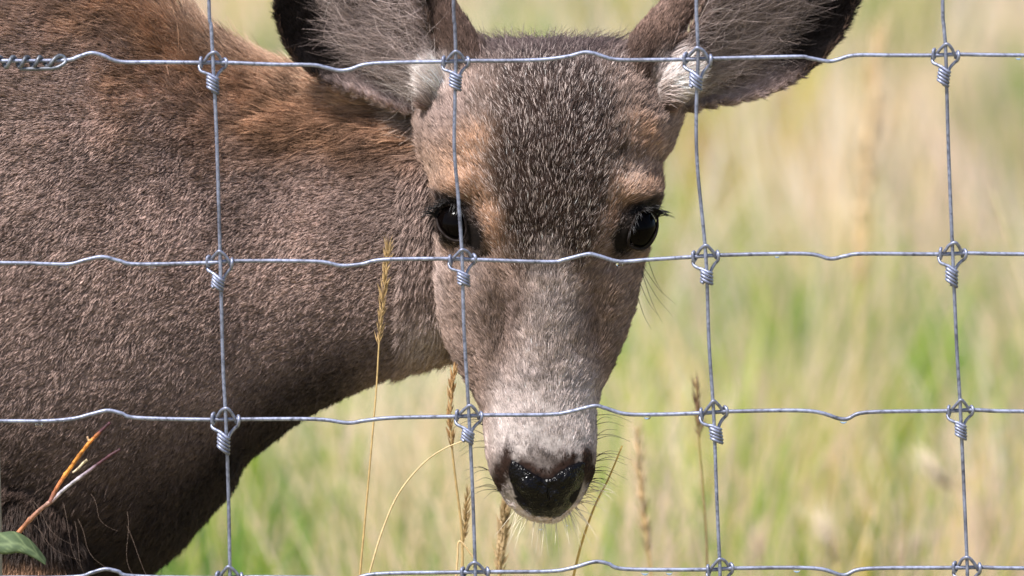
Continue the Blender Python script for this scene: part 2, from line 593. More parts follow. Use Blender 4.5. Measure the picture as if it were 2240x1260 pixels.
# ears: shells between two edge lines
EAR = [
    dict(A=[(915, 262), (890, 252), (840, 234), (780, 210), (720, 187), (672, 157), (634, 117), (610, 65), (602, 10), (604, -60), (622, -150), (660, -240), (700, -290)],
         B=[(1000, 205), (985, 180), (960, 130), (944, 90), (936, 45), (931, 0), (926, -35), (918, -75), (900, -130), (870, -180), (825, -230), (770, -270), (705, -295)],
         wA=-225, wB=-135, cup=95),
    dict(A=[(1462, 262), (1500, 250), (1560, 236), (1620, 225), (1680, 207), (1730, 184), (1778, 150), (1820, 108), (1850, 62), (1872, 15), (1883, -50), (1875, -130), (1845, -200)],
         B=[(1415, 200), (1436, 160), (1468, 120), (1496, 85), (1520, 45), (1538, 5), (1556, -35), (1580, -75), (1620, -120), (1670, -155), (1730, -185), (1790, -200), (1840, -206)],
         wA=-225, wB=-135, cup=95)]


def ear_uv(e, s, t, side=0):
    """s 0..1 base to tip, t -1 (edge A) .. 1 (edge B); side 0 the open inner face, 1 the back"""
    A = catmull(np.array(e['A'], float), 10); B = catmull(np.array(e['B'], float), 10)
    q = np.linspace(0, 1, len(A))
    ax, ay = np.interp(s, q, A[:, 0]), np.interp(s, q, A[:, 1])
    bx, by = np.interp(s, q, B[:, 0]), np.interp(s, q, B[:, 1])
    u = (t + 1) / 2
    x, y = ax + (bx - ax) * u, ay + (by - ay) * u
    w = e['wA'] + (e['wB'] - e['wA']) * u
    prof = 0.35 + 0.65 * np.sin(np.pi * np.clip(0.15 + 0.85 * s, 0, 1))
    w = w - e['cup'] * (1 - np.abs(t) ** 2.2) * prof - 30 * (1 - s) ** 2
    if side:
        w = w - 14 - 14 * np.sqrt(np.clip(1 - t * t, 0, 1))
    return x, y, w


for e, pid in zip(EAR, (3, 4)):
    ns, ntt = 70, 50
    S, T = np.meshgrid(np.linspace(0, 1, ns), np.linspace(-1, 1, ntt), indexing='ij')
    fr = PW(*ear_uv(e, S.ravel(), T.ravel(), 0))
    bk = PW(*ear_uv(e, S.ravel(), T.ravel(), 1))
    V = np.vstack([fr, bk]); o = ns * ntt
    f = []
    for i in range(ns - 1):
        for j in range(ntt - 1):
            a = i * ntt + j
            f.append((a, a + ntt, a + ntt + 1, a + 1))
            f.append((o + a, o + a + 1, o + a + ntt + 1, o + a + ntt))
    for i in range(ns - 1):
        a = i * ntt; f.append((a, o + a, o + a + ntt, a + ntt))
        a = i * ntt + ntt - 1; f.append((a, a + ntt, o + a + ntt, o + a))
    for j in range(ntt - 1):
        f.append((j, j + 1, o + j + 1, o + j))
        a = (ns - 1) * ntt + j; f.append((a, o + a, o + a + 1, a + 1))
    if pid == 4:
        f = [q[::-1] for q in f]
    mb = MB().add(V, f)
    parts.append(mb)
    src_pts.append(fr); src_id.append(np.full(len(fr), pid))
    src_pts.append(bk); src_id.append(np.full(len(bk), pid + 2))
# ear roots
for pts, pid in (([(1050, 235, -205, 62), (1028, 160, -190, 58), (1000, 95, -190, 47), (970, 25, -200, 33), (945, -50, -205, 22), (930, -110, -210, 14)], 5),
                 ([(1378, 235, -205, 62), (1400, 165, -190, 60), (1432, 95, -190, 50), (1475, 30, -200, 38), (1522, -30, -205, 25), (1570, -90, -210, 14)], 6)):
    c = catmull(np.array(pts, float), 8)
    v, f = tube(PW(c[:, 0], c[:, 1], c[:, 2]), c[:, 3] * SPX, 24)
    mb = MB().add(v, f); add_src(mb, pid)

for pts, pid in (([(930, 240, -165, 18), (942, 212, -165, 24), (952, 180, -165, 26), (955, 145, -172, 20), (950, 112, -185, 10)], 3),
                 ([(1452, 244, -165, 18), (1462, 214, -158, 30), (1480, 176, -158, 37), (1502, 138, -170, 28), (1522, 104, -188, 12)], 4)):
    c = catmull(np.array(pts, float), 8)
    v, f = tube(PW(c[:, 0], c[:, 1], c[:, 2]), c[:, 3] * SPX, 24)
    mb = MB().add(v, f); add_src(mb, pid)

allm = MB()
for p_ in parts:
    for v, in zip(p_.v):
        allm.v.append(v); allm.c.append(np.ones((len(v), 3)))
    allm.f += [tuple(i + allm.n for i in q) for q in p_.f]
    allm.n += p_.n
me0 = allm.mesh("body_raw")
bm = bmesh.new(); bm.from_mesh(me0)
bmesh.ops.recalc_face_normals(bm, faces=bm.faces)
bm.to_mesh(me0); bm.free()
tmp = bpy.data.objects.new("body_raw", me0); COL.objects.link(tmp)
md = tmp.modifiers.new("r", 'REMESH'); md.mode = 'VOXEL'; md.voxel_size = 0.0025; md.use_smooth_shade = True
md2 = tmp.modifiers.new("s", 'SMOOTH'); md2.iterations = 4; md2.factor = 0.5
dg = bpy.context.evaluated_depsgraph_get()
body_me = bpy.data.meshes.new_from_object(tmp.evaluated_get(dg))
bpy.data.objects.remove(tmp)
body_me.name = "deer"
for a in list(body_me.attributes):
    if a.name == "col": body_me.attributes.remove(a)
# keep the one big shell: drop any closed pocket left inside
bm = bmesh.new(); bm.from_mesh(body_me)
bm.verts.ensure_lookup_table()
seen = bytearray(len(bm.verts)); comps = []
for v in bm.verts:
    if seen[v.index]: continue
    st = [v]; seen[v.index] = 1; cp = []
    while st:
        a = st.pop(); cp.append(a)
        for e_ in a.link_edges:
            o_ = e_.other_vert(a)
            if not seen[o_.index]:
                seen[o_.index] = 1; st.append(o_)
    comps.append(cp)
comps.sort(key=len)
for cp in comps[:-1]:
    bmesh.ops.delete(bm, geom=cp, context='VERTS')
bm.to_mesh(body_me); bm.free()

nv = len(body_me.vertices)
BV = np.empty(nv * 3, np.float32); body_me.vertices.foreach_get("co", BV); BV = BV.reshape(-1, 3).astype(float)
SP = np.vstack(src_pts); SI = np.concatenate(src_id)
kd = kdtree.KDTree(len(SP))
for i, p in enumerate(SP): kd.insert(p, i)
kd.balance()
VID = np.array([SI[kd.find(p)[1]] for p in BV])
print("body verts", nv)


NOSE = np.array([(1117, 1003), (1113, 1035), (1118, 1062), (1127, 1092), (1138, 1108), (1154, 1122), (1172, 1130), (1192, 1131), (1218, 1132), (1238, 1120), (1256, 1100), (1270, 1075), (1279, 1040), (1280, 1012), (1268, 1010), (1248, 1017), (1224, 1032), (1201, 1046), (1176, 1040), (1150, 1024), (1130, 1010)], float)




# ------------------------------------------------------------------ coat colours (linear), by where on the animal, some light and shade painted in
def g2(x, y, cx, cy, sx, sy, rot=0.0):
    dx, dy = x - cx, y - cy
    c, s = math.cos(rot), math.sin(rot)
    u, v = (dx * c + dy * s) / sx, (-dx * s + dy * c) / sy
    return np.exp(-(u * u + v * v))


GREYB = np.array([0.205, 0.145, 0.116]); DARK = np.array([0.028, 0.0150, 0.0110]); ORANGE = np.array([0.33, 0.195, 0.122])
PALEB = np.array([0.40, 0.33, 0.30]); MUZ = np.array([0.47, 0.405, 0.375]); NECK = np.array([0.275, 0.197, 0.165])
MANE = np.array([0.27, 0.152, 0.088]); WHITE = np.array([0.72, 0.63, 0.58]); CHEST = np.array([0.075, 0.050, 0.038])


def coat(px, py, pid, wz):
    """base colour, contrast between root and tip, hair length (m)"""
    n = len(px)
    c = np.tile(GREYB, (n, 1))
    con = np.full(n, 0.55); ln = np.full(n, 0.011)

    def mix(col, wgt):
        nonlocal c
        c = lerp3(c, col, np.clip(wgt, 0, 1))
    # ---- face
    hd = pid == 0
    x, y = px, py
    mix(np.array([0.27, 0.20, 0.175]), 0.8 * g2(x, y, 985, 250, 60, 80) + 0.5 * g2(x, y, 1450, 280, 50, 70))
    hw = np.interp(y, [60, 130, 200, 270, 350, 430, 500, 560, 610, 650], [150, 130, 125, 140, 160, 150, 125, 95, 60, 20])
    cn = vnoise(np.stack([x / 26, y / 26, 0 * x], 1), 8)
    crown = sm(1.38, 0.62, np.abs(x - 1202) / hw + 0.35 * (cn - 0.5)) * sm(660, 560, y)
    mix(DARK * 0.85, crown * 0.97)
    con = con + 1.0 * crown
    con = con + 0.45 * sm(0.9, 0.2, crown) * sm(860, 780, y)
    mix(np.array([0.075, 0.054, 0.052]), 0.75 * sm(185, 115, y))
    con = con - 0.6 * sm(165, 110, y) * crown
    og = g2(x, y, 985, 392, 56, 52) + 1.2 * g2(x, y, 1074, 492, 26, 78, -0.3) + 0.8 * g2(x, y, 1030, 430, 34, 40) + g2(x, y, 1045, 330, 38, 45, 0.4) \
        + g2(x, y, 1398, 312, 30, 55, -0.3) + 0.9 * g2(x, y, 1372, 430, 32, 40) + 0.6 * g2(x, y, 1420, 412, 34, 26) + 0.9 * g2(x, y, 1340, 492, 22, 60, 0.35) + 0.5 * g2(x, y, 985, 562, 40, 16) + 0.4 * g2(x, y, 1390, 575, 34, 14)
    mix(ORANGE, og * 0.95)
    mix(np.array([0.45, 0.33, 0.26]), 0.6 * g2(x, y, 1375, 405, 20, 45, 0.6) + 0.5 * g2(x, y, 955, 385, 25, 30))
    bw = np.interp(y, [470, 560, 620, 680, 780, 850, 900, 960], [14, 28, 42, 52, 64, 84, 116, 150])
    br = sm(1.6, 0.4, np.abs(x - 1203) / bw + 0.3 * (cn - 0.5)) * sm(500, 680, y)
    mix(PALEB, br * 0.9)
    # dark lines beside the bridge, right cheek brown with its shaded side painted in
    mix(np.array([0.12, 0.085, 0.075]), 0.55 * g2(x, y, 1128, 700, 16, 80, 0.1) + 0.65 * g2(x, y, 1285, 690, 20, 95, -0.05) + 0.5 * g2(x, y, 1345, 760, 26, 70, 0.25))
    mix(np.array([0.33, 0.255, 0.225]), 0.7 * g2(x, y, 968, 610, 18, 80) + 0.7 * g2(x, y, 1040, 610, 22, 45) + 0.4 * g2(x, y, 1355, 590, 20, 20))  # left cheek paler, its sunlit side painted into the coat
    c = c * (0.78 + 0.44 * vnoise(np.stack([x / 34, y / 34, 0 * x], 1), 14))[:, None]
    mz = sm(760, 960, y) * sm(1.12, 0.75, np.abs(x - 1190) / 118)
    mix(MUZ, mz * 0.95)
    mix(np.array([0.36, 0.27, 0.23]), 0.35 * sm(960, 1010, y) * (sm(1100, 1075, x) + sm(1288, 1300, x)))
    mix(DARK, 0.9 * g2(x, y, 1110, 1006, 9, 26) + 0.9 * g2(x, y, 1283, 1006, 9, 26)
        + 1.3 * g2(x, y, 1093, 1050, 22, 56, 0.25) + 1.3 * g2(x, y, 1291, 1046, 18, 52, -0.2) * 1.0)
    topy = np.interp(x, [1117, 1130, 1150, 1176, 1201, 1224, 1248, 1268, 1280], [1003, 1010, 1024, 1040, 1046, 1032, 1017, 1010, 1012])
    mix(DARK * 1.2, 0.95 * sm(30, 3, topy - y) * sm(70, 55, np.abs(x - 1199)) + 0.8 * g2(x, y, 1200, 1008, 62, 20))
    mix(np.array([0.62, 0.52, 0.48]), sm(1092, 1112, y))
    # skin round the eyes
    ed = np.zeros(n)
    for e, lid in zip(EYES, LID):
        lc = lid.mean(0)
        ed = np.maximum(ed, sm(1.5, 1.05, np.sqrt(((x - lc[0]) / 36) ** 2 + ((y - lc[1]) / 43) ** 2)))
    ed = np.maximum(ed, 1.6 * g2(x, y, 1036, 522, 23, 40, -0.5)); ed = np.maximum(ed, 1.6 * g2(x, y, 1357, 528, 22, 40, 0.5))
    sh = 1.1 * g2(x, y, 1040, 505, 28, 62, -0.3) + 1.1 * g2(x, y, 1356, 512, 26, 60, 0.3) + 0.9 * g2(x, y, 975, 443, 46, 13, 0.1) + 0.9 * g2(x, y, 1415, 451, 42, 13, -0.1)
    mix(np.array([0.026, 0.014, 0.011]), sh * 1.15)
    mix(np.array([0.016, 0.011, 0.009]), ed * 1.25)
    np_ = inpoly(x, y, NOSE) & (wz > -170)
    mix(np.array([0.010, 0.008, 0.008]), np_ * 1.0)
    ln = np.interp(y, [80, 200, 400, 560, 700, 880, 960, 1020, 1090, 1140], [.0105, .010, .009, .0085, .0080, .006, .0045, .0036, .003, .005])
    ln = ln * (1 - 0.75 * ed)
    con = con - 0.25 * sm(820, 900, y)
    # ---- neck and trunk
    bd = (pid == 1) | (pid == 2)
    nb = np.tile(NECK, (n, 1))
    top = np.interp(x, NK[:, 0][::-1], NK[:, 1][::-1]); bot = np.interp(x, NK[:, 2][::-1], NK[:, 3][::-1])
    v = np.clip((y - top) / (bot - top), 0, 1)
    nz1 = vnoise(np.stack([x / 90, y / 60, 0 * x], 1), 5)
    mane = sm(0.32, 0.04, v + 0.16 * (nz1 - 0.5)) + 0.75 * g2(x, y, 700, 280, 200, 75, 0.15)
    nb = lerp3(nb, MANE, np.clip(mane, 0, 1) * 0.9)
    nb = lerp3(nb, np.array([0.44, 0.30, 0.21]), 0.7 * sm(0.09, 0.0, v))
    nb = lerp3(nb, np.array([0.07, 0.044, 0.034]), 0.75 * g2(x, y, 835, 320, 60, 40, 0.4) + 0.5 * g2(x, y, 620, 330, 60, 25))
    nb = nb * (0.80 + 0.40 * vnoise(np.stack([x / 170, y / 120, 0 * x], 1), 15))[:, None]
    nb = lerp3(nb, np.array([0.21, 0.155, 0.13]), 0.55 * sm(780, 900, x) * sm(330, 450, y))
    nb = lerp3(nb, np.array([0.42, 0.34, 0.30]), 1.0 * g2(x, y, 940, 725, 50, 50, 0.5))
    st = vnoise(np.stack([(x * 0.94 - y * 0.33) / 110, (y * 0.94 + x * 0.33) / 8, 0 * x], 1), 6)
    nb = nb * (1 + np.clip(mane, 0, 1) * (st - 0.5) * 1.5)[:, None]
    gap = sm(0, 14, x - (862 + (y - 225) * 0.52)) * sm(350, 300, y)
    nb = lerp3(nb, np.array([0.36, 0.27, 0.215]), gap)
    con_n = gap
    nb = lerp3(nb, CHEST, 0.85 * sm(760, 1120, y) * sm(900, 500, x))  # dark brown chest, with the shade low on the neck mixed in
    nb = lerp3(nb, np.array([0.022, 0.015, 0.012]), 0.97 * sm(0.74, 0.95, v) * sm(950, 700, x))  # shade under the neck painted near black over the brown
    nb = lerp3(nb, np.array([0.30, 0.17, 0.10]), sm(1210, 1250, y) * sm(200, 60, x))
    nb = lerp3(nb, np.array([0.24, 0.155, 0.115]), sm(-200, -500, x))
    c = np.where(bd[:, None], nb, c)
    con = np.where(bd, 0.98 - 0.30 * np.clip(mane, 0, 1) - 0.25 * sm(800, 1100, y), con)
    ln = np.where(bd, 0.0056 + 0.0135 * np.clip(mane, 0, 1) + 0.010 * sm(0.08, 0, v) + 0.010 * g2(x, y, 200, 1160, 160, 90), ln)
    ln = np.where(bd & (x > 880) & (y > 350), 0.010, ln)
    # ---- ears
    for e, p in zip(EAR, (3, 4)):
        k = pid == p
        if k.any():
            ns, ntt = 40, 24
            S, T = np.meshgrid(np.linspace(0, 1, ns), np.linspace(-1, 1, ntt), indexing='ij')
            ex, ey, _ = ear_uv(e, S.ravel(), T.ravel(), 0)
            kk = kdtree.KDTree(len(ex))
            for i in range(len(ex)): kk.insert((ex[i], ey[i], 0), i)
            kk.balance()
            ii = np.array([kk.find((a, b_, 0))[1] for a, b_ in zip(x[k], y[k])])
            s, t = S.ravel()[ii], T.ravel()[ii]
            ce = np.tile(np.array([0.038, 0.024, 0.021]), (k.sum(), 1))
            ce = lerp3(ce, np.array([0.24, 0.18, 0.16]), 0.7 * sm(0.5, 0.98, t))
            ce = lerp3(ce, np.array([0.40, 0.30, 0.27]), 0.95 * sm(-0.25, -0.7, t) * sm(0.55, 0.30, s))
            ce = lerp3(ce, WHITE, sm(0.24, 0.08, s) * sm(-0.35, 0.1, t))
            ce = lerp3(ce, np.array([0.16, 0.085, 0.06]), 0.8 * sm(0.10, 0.02, s))
            ce = lerp3(ce, np.array([0.012, 0.009, 0.009]), sm(-0.12, -0.42, t - 0.25 * sm(0.5, 1, s)) * (sm(0.22, 0.40, s) if p == 3 else sm(0.36, 0.52, s)))
            c[k] = ce; ln[k] = 0.0065 + 0.005 * sm(-0.5, 0.2, t); con[k] = 0.6
    k = (pid == 5) | (pid == 6)
    if k.any():
        ce = np.tile(np.array([0.085, 0.055, 0.043]), (k.sum(), 1))
        ce = lerp3(ce, np.array([0.20, 0.13, 0.10]), 0.7 * sm(120, 60, py[k]) * (pid[k] == 6))
        ce = lerp3(ce, np.array([0.34, 0.26, 0.225]), 0.9 * sm(185, 215, py[k]) * ((px[k] > 1490) | (px[k] < 900)) * sm(700, 760, np.where(px[k] > 1490, 999, px[k])))
        c[k] = ce; ln[k] = 0.0065; con[k] = 0.75
    nb_ = pid != 1
    wt = 1.2 * g2(x, y, 958, 182, 28, 36, 0.5) + 1.3 * g2(x, y, 1474, 176, 36, 36)
    c = np.where(nb_[:, None], lerp3(c, WHITE * 1.1, np.clip(wt, 0, 1)), c)
    con = np.where(nb_, con * (1 - 0.7 * np.clip(wt, 0, 1)), con); ln = np.where(nb_, ln + 0.004 * np.clip(wt, 0, 1), ln)
    con = np.where(nb_ & (wt > 0.4), 0.15, con)
    dk = 1.0 * g2(x, y, 1412, 165, 9, 60, 0.12) + 0.9 * g2(x, y, 1440, 244, 26, 11, -0.4) + 0.8 * g2(x, y, 968, 232, 26, 12, 0.6)  # shade in the creases round the ear bases, painted as dark hair
    c = np.where(nb_[:, None], lerp3(c, np.array([0.035, 0.020, 0.015]), np.clip(dk, 0, 1) * 0.9), c)
    return c, con, ln


bx_, by_, bw_ = unproj(BV)
bc, _, _ = coat(bx_, by_, VID, bw_)
C4 = np.ones((nv, 4), np.float32); C4[:, :3] = bc * (0.45 + 0.4 * ((VID == 0) & (by_ > 850)))[:, None]
body_me.attributes.new("col", 'FLOAT_COLOR', 'POINT').data.foreach_set("color", C4.ravel())
body_me.polygons.foreach_set("use_smooth", [True] * len(body_me.polygons))
deer = link_mesh("deer", body_me, M_SKIN)
tag(deer, "brown doe with big ears looking straight out through the wire fence", "deer")


# ------------------------------------------------------------------ hair
def hair_object(name, pts, rad, cols, mat, parent):
    """pts (N,K,3), rad (N,K), cols (N,K,3)"""
    n, k, _ = pts.shape
    hc = bpy.data.hair_curves.new(name)
    hc.add_curves([k] * n)
    hc.points.foreach_set("position", np.ascontiguousarray((pts).reshape(-1), dtype=np.float32))
    ra = hc.attributes.get("radius") or hc.attributes.new("radius", 'FLOAT', 'POINT')
    ra.data.foreach_set("value", np.ascontiguousarray(rad.reshape(-1), dtype=np.float32))
    ca = hc.attributes.new("col", 'FLOAT_COLOR', 'POINT')
    c4 = np.ones((n * k, 4), np.float32); c4[:, :3] = cols.reshape(-1, 3)
    ca.data.foreach_set("color", c4.ravel())
    o = bpy.data.objects.new(name, hc)
    COL.objects.link(o)
    hc.materials.append(mat)
    o.parent = parent
    return o


body_me.calc_loop_triangles()
ntri = len(body_me.loop_triangles)
TV = np.empty(ntri * 3, np.int32); body_me.loop_triangles.foreach_get("vertices", TV); TV = TV.reshape(-1, 3)
VN = np.empty(nv * 3, np.float32); body_me.vertices.foreach_get("normal", VN); VN = VN.reshape(-1, 3).astype(float)
a_, b_, c_ = BV[TV[:, 0]], BV[TV[:, 1]], BV[TV[:, 2]]
area = np.linalg.norm(np.cross(b_ - a_, c_ - a_), axis=1) / 2
ctr = (a_ + b_ + c_) / 3
cxp, cyp, cwp = unproj(ctr)
cid = VID[TV[:, 0]]
nrm = np.cross(b_ - a_, c_ - a_); nrm /= np.linalg.norm(nrm, axis=1)[:, None] + 1e-12
facing = -(nrm @ fwd)
dens = np.where(cid == 0, 4.0e6, np.where(cid == 1, 3.1e6, np.where(cid == 2, 0.7e6, 3.6e6)))
out = np.maximum(np.maximum(-cxp - 120, cxp - 2400), np.maximum(-cyp - 420, cyp - 1400))
dens = dens * np.where(out > 0, 0.12, 1.0)                   # thinner coat on the flank and legs
dens = dens * np.where(facing < -0.35, 0.25, 1.0)
# nothing grows on the nose pad or the eyeballs
hide = ((cid == 0) & (cwp > -170)) & (inpoly(cxp, cyp, NOSE) | inpoly(cxp, cyp, LID[0]) | inpoly(cxp, cyp, LID[1]))
dens[hide] = 0
cnt = rng.poisson(area * dens)
tri = np.repeat(np.arange(ntri), cnt)
nh = len(tri)
u = rng.random((nh, 2)); fl = u.sum(1) > 1; u[fl] = 1 - u[fl]
bar = np.stack([1 - u.sum(1), u[:, 0], u[:, 1]], 1)
root = (BV[TV[tri]] * bar[:, :, None]).sum(1)
nor = (VN[TV[tri]] * bar[:, :, None]).sum(1); nor /= np.linalg.norm(nor, axis=1)[:, None] + 1e-12
hid = VID[TV[tri, 0]]
hx, hy, hw_ = unproj(root)
hc_, hcon, hlen = coat(hx, hy, hid, hw_)
print("hairs", nh)
# flow of the coat, in photo directions (right, down, towards the viewer)
fx = np.zeros(nh); fy = np.zeros(nh); fw_ = np.zeros(nh)
k = hid == 0
fx[k] = np.clip((hx[k] - 1200) / 260, -1, 1) * (0.9 - 0.5 * sm(850, 950, hy[k]))
fy[k] = -1.0
fw_[k] = -0.25
k2 = k & (hy > 1060); fy[k2] = -0.3; fx[k2] *= 2; 
k2 = k & (hy > 1112); fy[k2] = 1.0; fw_[k2] = 0.3
k = (hid == 1)
dn = sm(150, 900, hy)
fx[k] = -1.0; fy[k] = (0.35 + 0.55 * sm(900, 250, hx) * dn)[k]
k2 = k & (hy < 260) & (hx < 900); fy[k2] = 0.05
k2 = k & (hx > 880) & (hy > 350); fx[k2] = -0.4; fy[k2] = 0.9
k = (hid == 2); fx[k] = -0.3; fy[k] = 1.0
k = (hid == 3) | (hid == 5); fx[k] = -0.75; fy[k] = -0.65
k = (hid == 4) | (hid == 6); fx[k] = 0.9; fy[k] = -0.4
k = hid == 5; fx[k] = -0.2; fy[k] = -1
k = hid == 6; fx[k] = 0.3; fy[k] = -1
rough = np.stack([vnoise(root * 45, 21), vnoise(root * 60, 22), vnoise(root * 60, 23)], 1) - 0.5
fine = rng.standard_normal((nh, 3))
D = fx[:, None] * right - fy[:, None] * up - fw_[:, None] * fwd
D = D + rough * 0.55 + fine * 0.17
D = D - nor * (D * nor).sum(1)[:, None]
D /= np.linalg.norm(D, axis=1)[:, None] + 1e-9
lift = 0.40 + 0.12 * rng.standard_normal(nh) + 0.30 * (hid == 0) * sm(190, 100, hy)
lift = np.where(hid == 1, 0.95 - 0.62 * sm(0.008, 0.017, hlen) + 0.2 * rng.standard_normal(nh), lift)
lift = np.where((hid == 0) & (hy > 860), 0.25 + 0.08 * rng.standard_normal(nh), lift)
lift = np.where((hid == 3) | (hid == 4), 0.30 + 0.2 * rng.standard_normal(nh), lift)
L_ = hlen * rng.uniform(0.65, 1.2, nh)
tuft = (hid == 0) & (hy < 150) & (rng.random(nh) < 0.035)
L_[tuft] *= 2.0
# clump tips together like damp fur
K = 5
ts = np.linspace(0, 1, K)
bend = 0.35
pts = np.empty((nh, K, 3))
clump = (np.stack([vnoise(root * 260, 31), vnoise(root * 260, 32), vnoise(root * 260, 33)], 1) - 0.5) * 0.45
for i, t in enumerate(ts):
    off = D * (t * (1 - 0.05 * t))[None].T if False else D * t + nor * (lift * t * (1 - bend * t))[:, None] + clump * (t * t)
    pts[:, i] = root - nor * 0.0006 + off * L_[:, None]
r0 = np.where(hid == 0, 0.00017, np.where(hid == 1, 0.00022, 0.00021)) * rng.uniform(0.7, 1.3, nh)
r0 = np.where((hid == 0) & (hy > 880), r0 * 0.9, r0)
r0 = np.where(hid >= 3, r0 * 0.75, r0)
rad = r0[:, None] * np.array([1.0, 1.0, 0.9, 0.65, 0.15])[None]
# each hair: dark root, pale band before a darker tip
mot = 0.6 * vnoise(root * 420, 41) + 0.4 * vnoise(root * 900, 43)
big = vnoise(root * 38, 42)
var = np.where(hid == 1, np.exp(0.16 * rng.standard_normal(nh)) * (0.42 + 1.16 * mot) * (0.8 + 0.4 * big), np.exp(0.26 * rng.standard_normal(nh)) * (0.45 + 1.1 * mot))
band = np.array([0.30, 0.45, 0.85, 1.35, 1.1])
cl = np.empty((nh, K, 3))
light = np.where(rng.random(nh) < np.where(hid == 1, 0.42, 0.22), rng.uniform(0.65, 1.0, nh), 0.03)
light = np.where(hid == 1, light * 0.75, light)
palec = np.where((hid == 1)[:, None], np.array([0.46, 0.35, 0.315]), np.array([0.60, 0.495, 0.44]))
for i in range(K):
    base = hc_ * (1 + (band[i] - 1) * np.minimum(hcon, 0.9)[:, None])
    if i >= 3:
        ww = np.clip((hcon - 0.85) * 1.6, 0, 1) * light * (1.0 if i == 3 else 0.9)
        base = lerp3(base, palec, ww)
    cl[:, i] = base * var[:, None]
cl = np.clip(cl * np.where((hid == 1)[:, None, None], np.array([1.0, 0.985, 1.0]), np.array([1.0, 0.985, 1.0])), 0.004, 0.85)
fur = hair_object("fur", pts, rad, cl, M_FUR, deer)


# wispy long hair inside the ears
def wisps(e, n, seed):
    r = np.random.default_rng(seed)
    s = r.uniform(0.05, 0.85, n); t = r.uniform(-0.25, 0.97, n) ** 1.0
    x, y, w = ear_uv(e, s, t, 0)
    x2, y2, w2 = ear_uv(e, np.clip(s + r.uniform(0.06, 0.28, n), 0, 1), np.clip(t - r.uniform(0.0, 1.0, n) * np.sign(t + 0.2), -0.45, 0.98), 0)
    a, b2 = PW(x, y, w), PW(x2, y2, w2)
    out_ = -fwd
    K = 7
    p = np.empty((n, K, 3))
    lf = r.uniform(0.004, 0.020, n)
    wob = r.standard_normal((n, 3)) * 0.008
    wob2 = r.standard_normal((n, 3)) * 0.005
    for i, q in enumerate(np.linspace(0, 1, K)):
        p[:, i] = a + (b2 - a) * q + out_[None] * (lf * math.sin(math.pi * min(q, 0.8)))[:, None] + wob * q * q + wob2 * math.sin(5 * q)
    rad = r.uniform(0.00005, 0.00010, n)[:, None] * np.linspace(1, 0.3, K)[None]
    col = np.array([0.30, 0.235, 0.215]) * np.exp(0.40 * r.standard_normal(n))[:, None]
    wt = 0.8 * sm(0.15, 0.04, s)[:, None]
    col = col + (WHITE - col) * wt
    return p, rad, np.clip(np.repeat(col[:, None], K, 1), 0, 0.8)


for i, e in enumerate(EAR):
    p, r_, c3 = wisps(e, 3000, 50 + i)
    hair_object("ear_hair", p, r_, c3, M_FUR, deer)

# long loose hairs on the brisket and throat
n = 9
r = np.random.default_rng(5)
sx, sy = r.uniform(60, 330, n), r.uniform(1060, 1150, n)
p = np.empty((n, 13, 3))
dx = r.uniform(30, 110, n); ll = r.uniform(90, 190, n); cv = r.uniform(-50, -10, n); ph = r.uniform(2.6, 3.4, n)
for i, q in enumerate(np.linspace(0, 1, 13)):
    p[:, i] = PW(sx + dx * q + cv * np.sin(ph * q) * q, sy + ll * q * (1 - 0.12 * q * q), -205 + 90 * q)
rad = np.repeat(np.linspace(0.00008, 0.00004, 13)[None], n, 0)
hair_object("brisket_hair", p, rad, np.tile(np.array([0.15, 0.105, 0.08]), (n, 13, 1)), M_FUR, deer)

# eyes, lids, lashes
for e, lid in zip(EYES, LID):
    ex, ey = e['c']; R_ = e['r'] * SPX
    cen = PW(ex, ey, e['w'])
    bm = bmesh.new()
    bmesh.ops.create_uvsphere(bm, u_segments=48, v_segments=32, radius=R_)
    me = bpy.data.meshes.new("eye"); bm.to_mesh(me); bm.free()
    me.polygons.foreach_set("use_smooth", [True] * len(me.polygons))
    o = link_mesh("eye", me, M_EYE, deer); o.location = cen
    # lid rim lying on the eyeball / skin
    L2 = catmull(np.vstack([lid, lid[:1]]), 8)
    d2 = (L2[:, 0] - ex) ** 2 + (L2[:, 1] - ey) ** 2
    wsp = e['w'] + np.sqrt(np.clip(e['r'] ** 2 - d2, 0, None))
    wsk = head_front(L2[:, 0], L2[:, 1])
    wl = np.where(d2 < (e['r'] - 2) ** 2, np.maximum(wsp, wsk), np.maximum(wsk, e['w'])) + 1
    for _ in range(6): wl = (np.roll(wl, 1) + wl * 2 + np.roll(wl, -1)) / 4
    v, f = tube(PW(L2[:, 0], L2[:, 1], wl), 3.0 * SPX, 8, False)
    MB().add(v, f).build("eyelid", M_LID, deer)
    # lashes along the upper lid
    mbl = MB(); s = e['s']
    for j in range(70):
        q = random.random()
        i0 = int(q * 5 * 8)
        b0 = L2[i0]; w0 = wl[i0]
        far = 1 - q
        tip = b0 + np.array([s * (14 + 26 * far ** 1.5) * random.uniform(0.5, 1.1), -10 + 10 * far + random.uniform(-8, 8)])
        if q > 0.55: tip = b0 + np.array([s * random.uniform(-4, 12), random.uniform(2, 20)])
        mid = (b0 + tip) / 2 + np.array([0, -5])
        c = catmull([(*b0, w0), (*mid, w0 + 14), (*tip, w0 + 20)], 4)
        v, f = tube(PW(c[:, 0], c[:, 1], c[:, 2]), np.linspace(1.5, 0.35, len(c)) * SPX, 4)
        mbl.add(v, f, (0.012, 0.010, 0.010))
    mbl.build("eyelashes", M_LASH, deer)

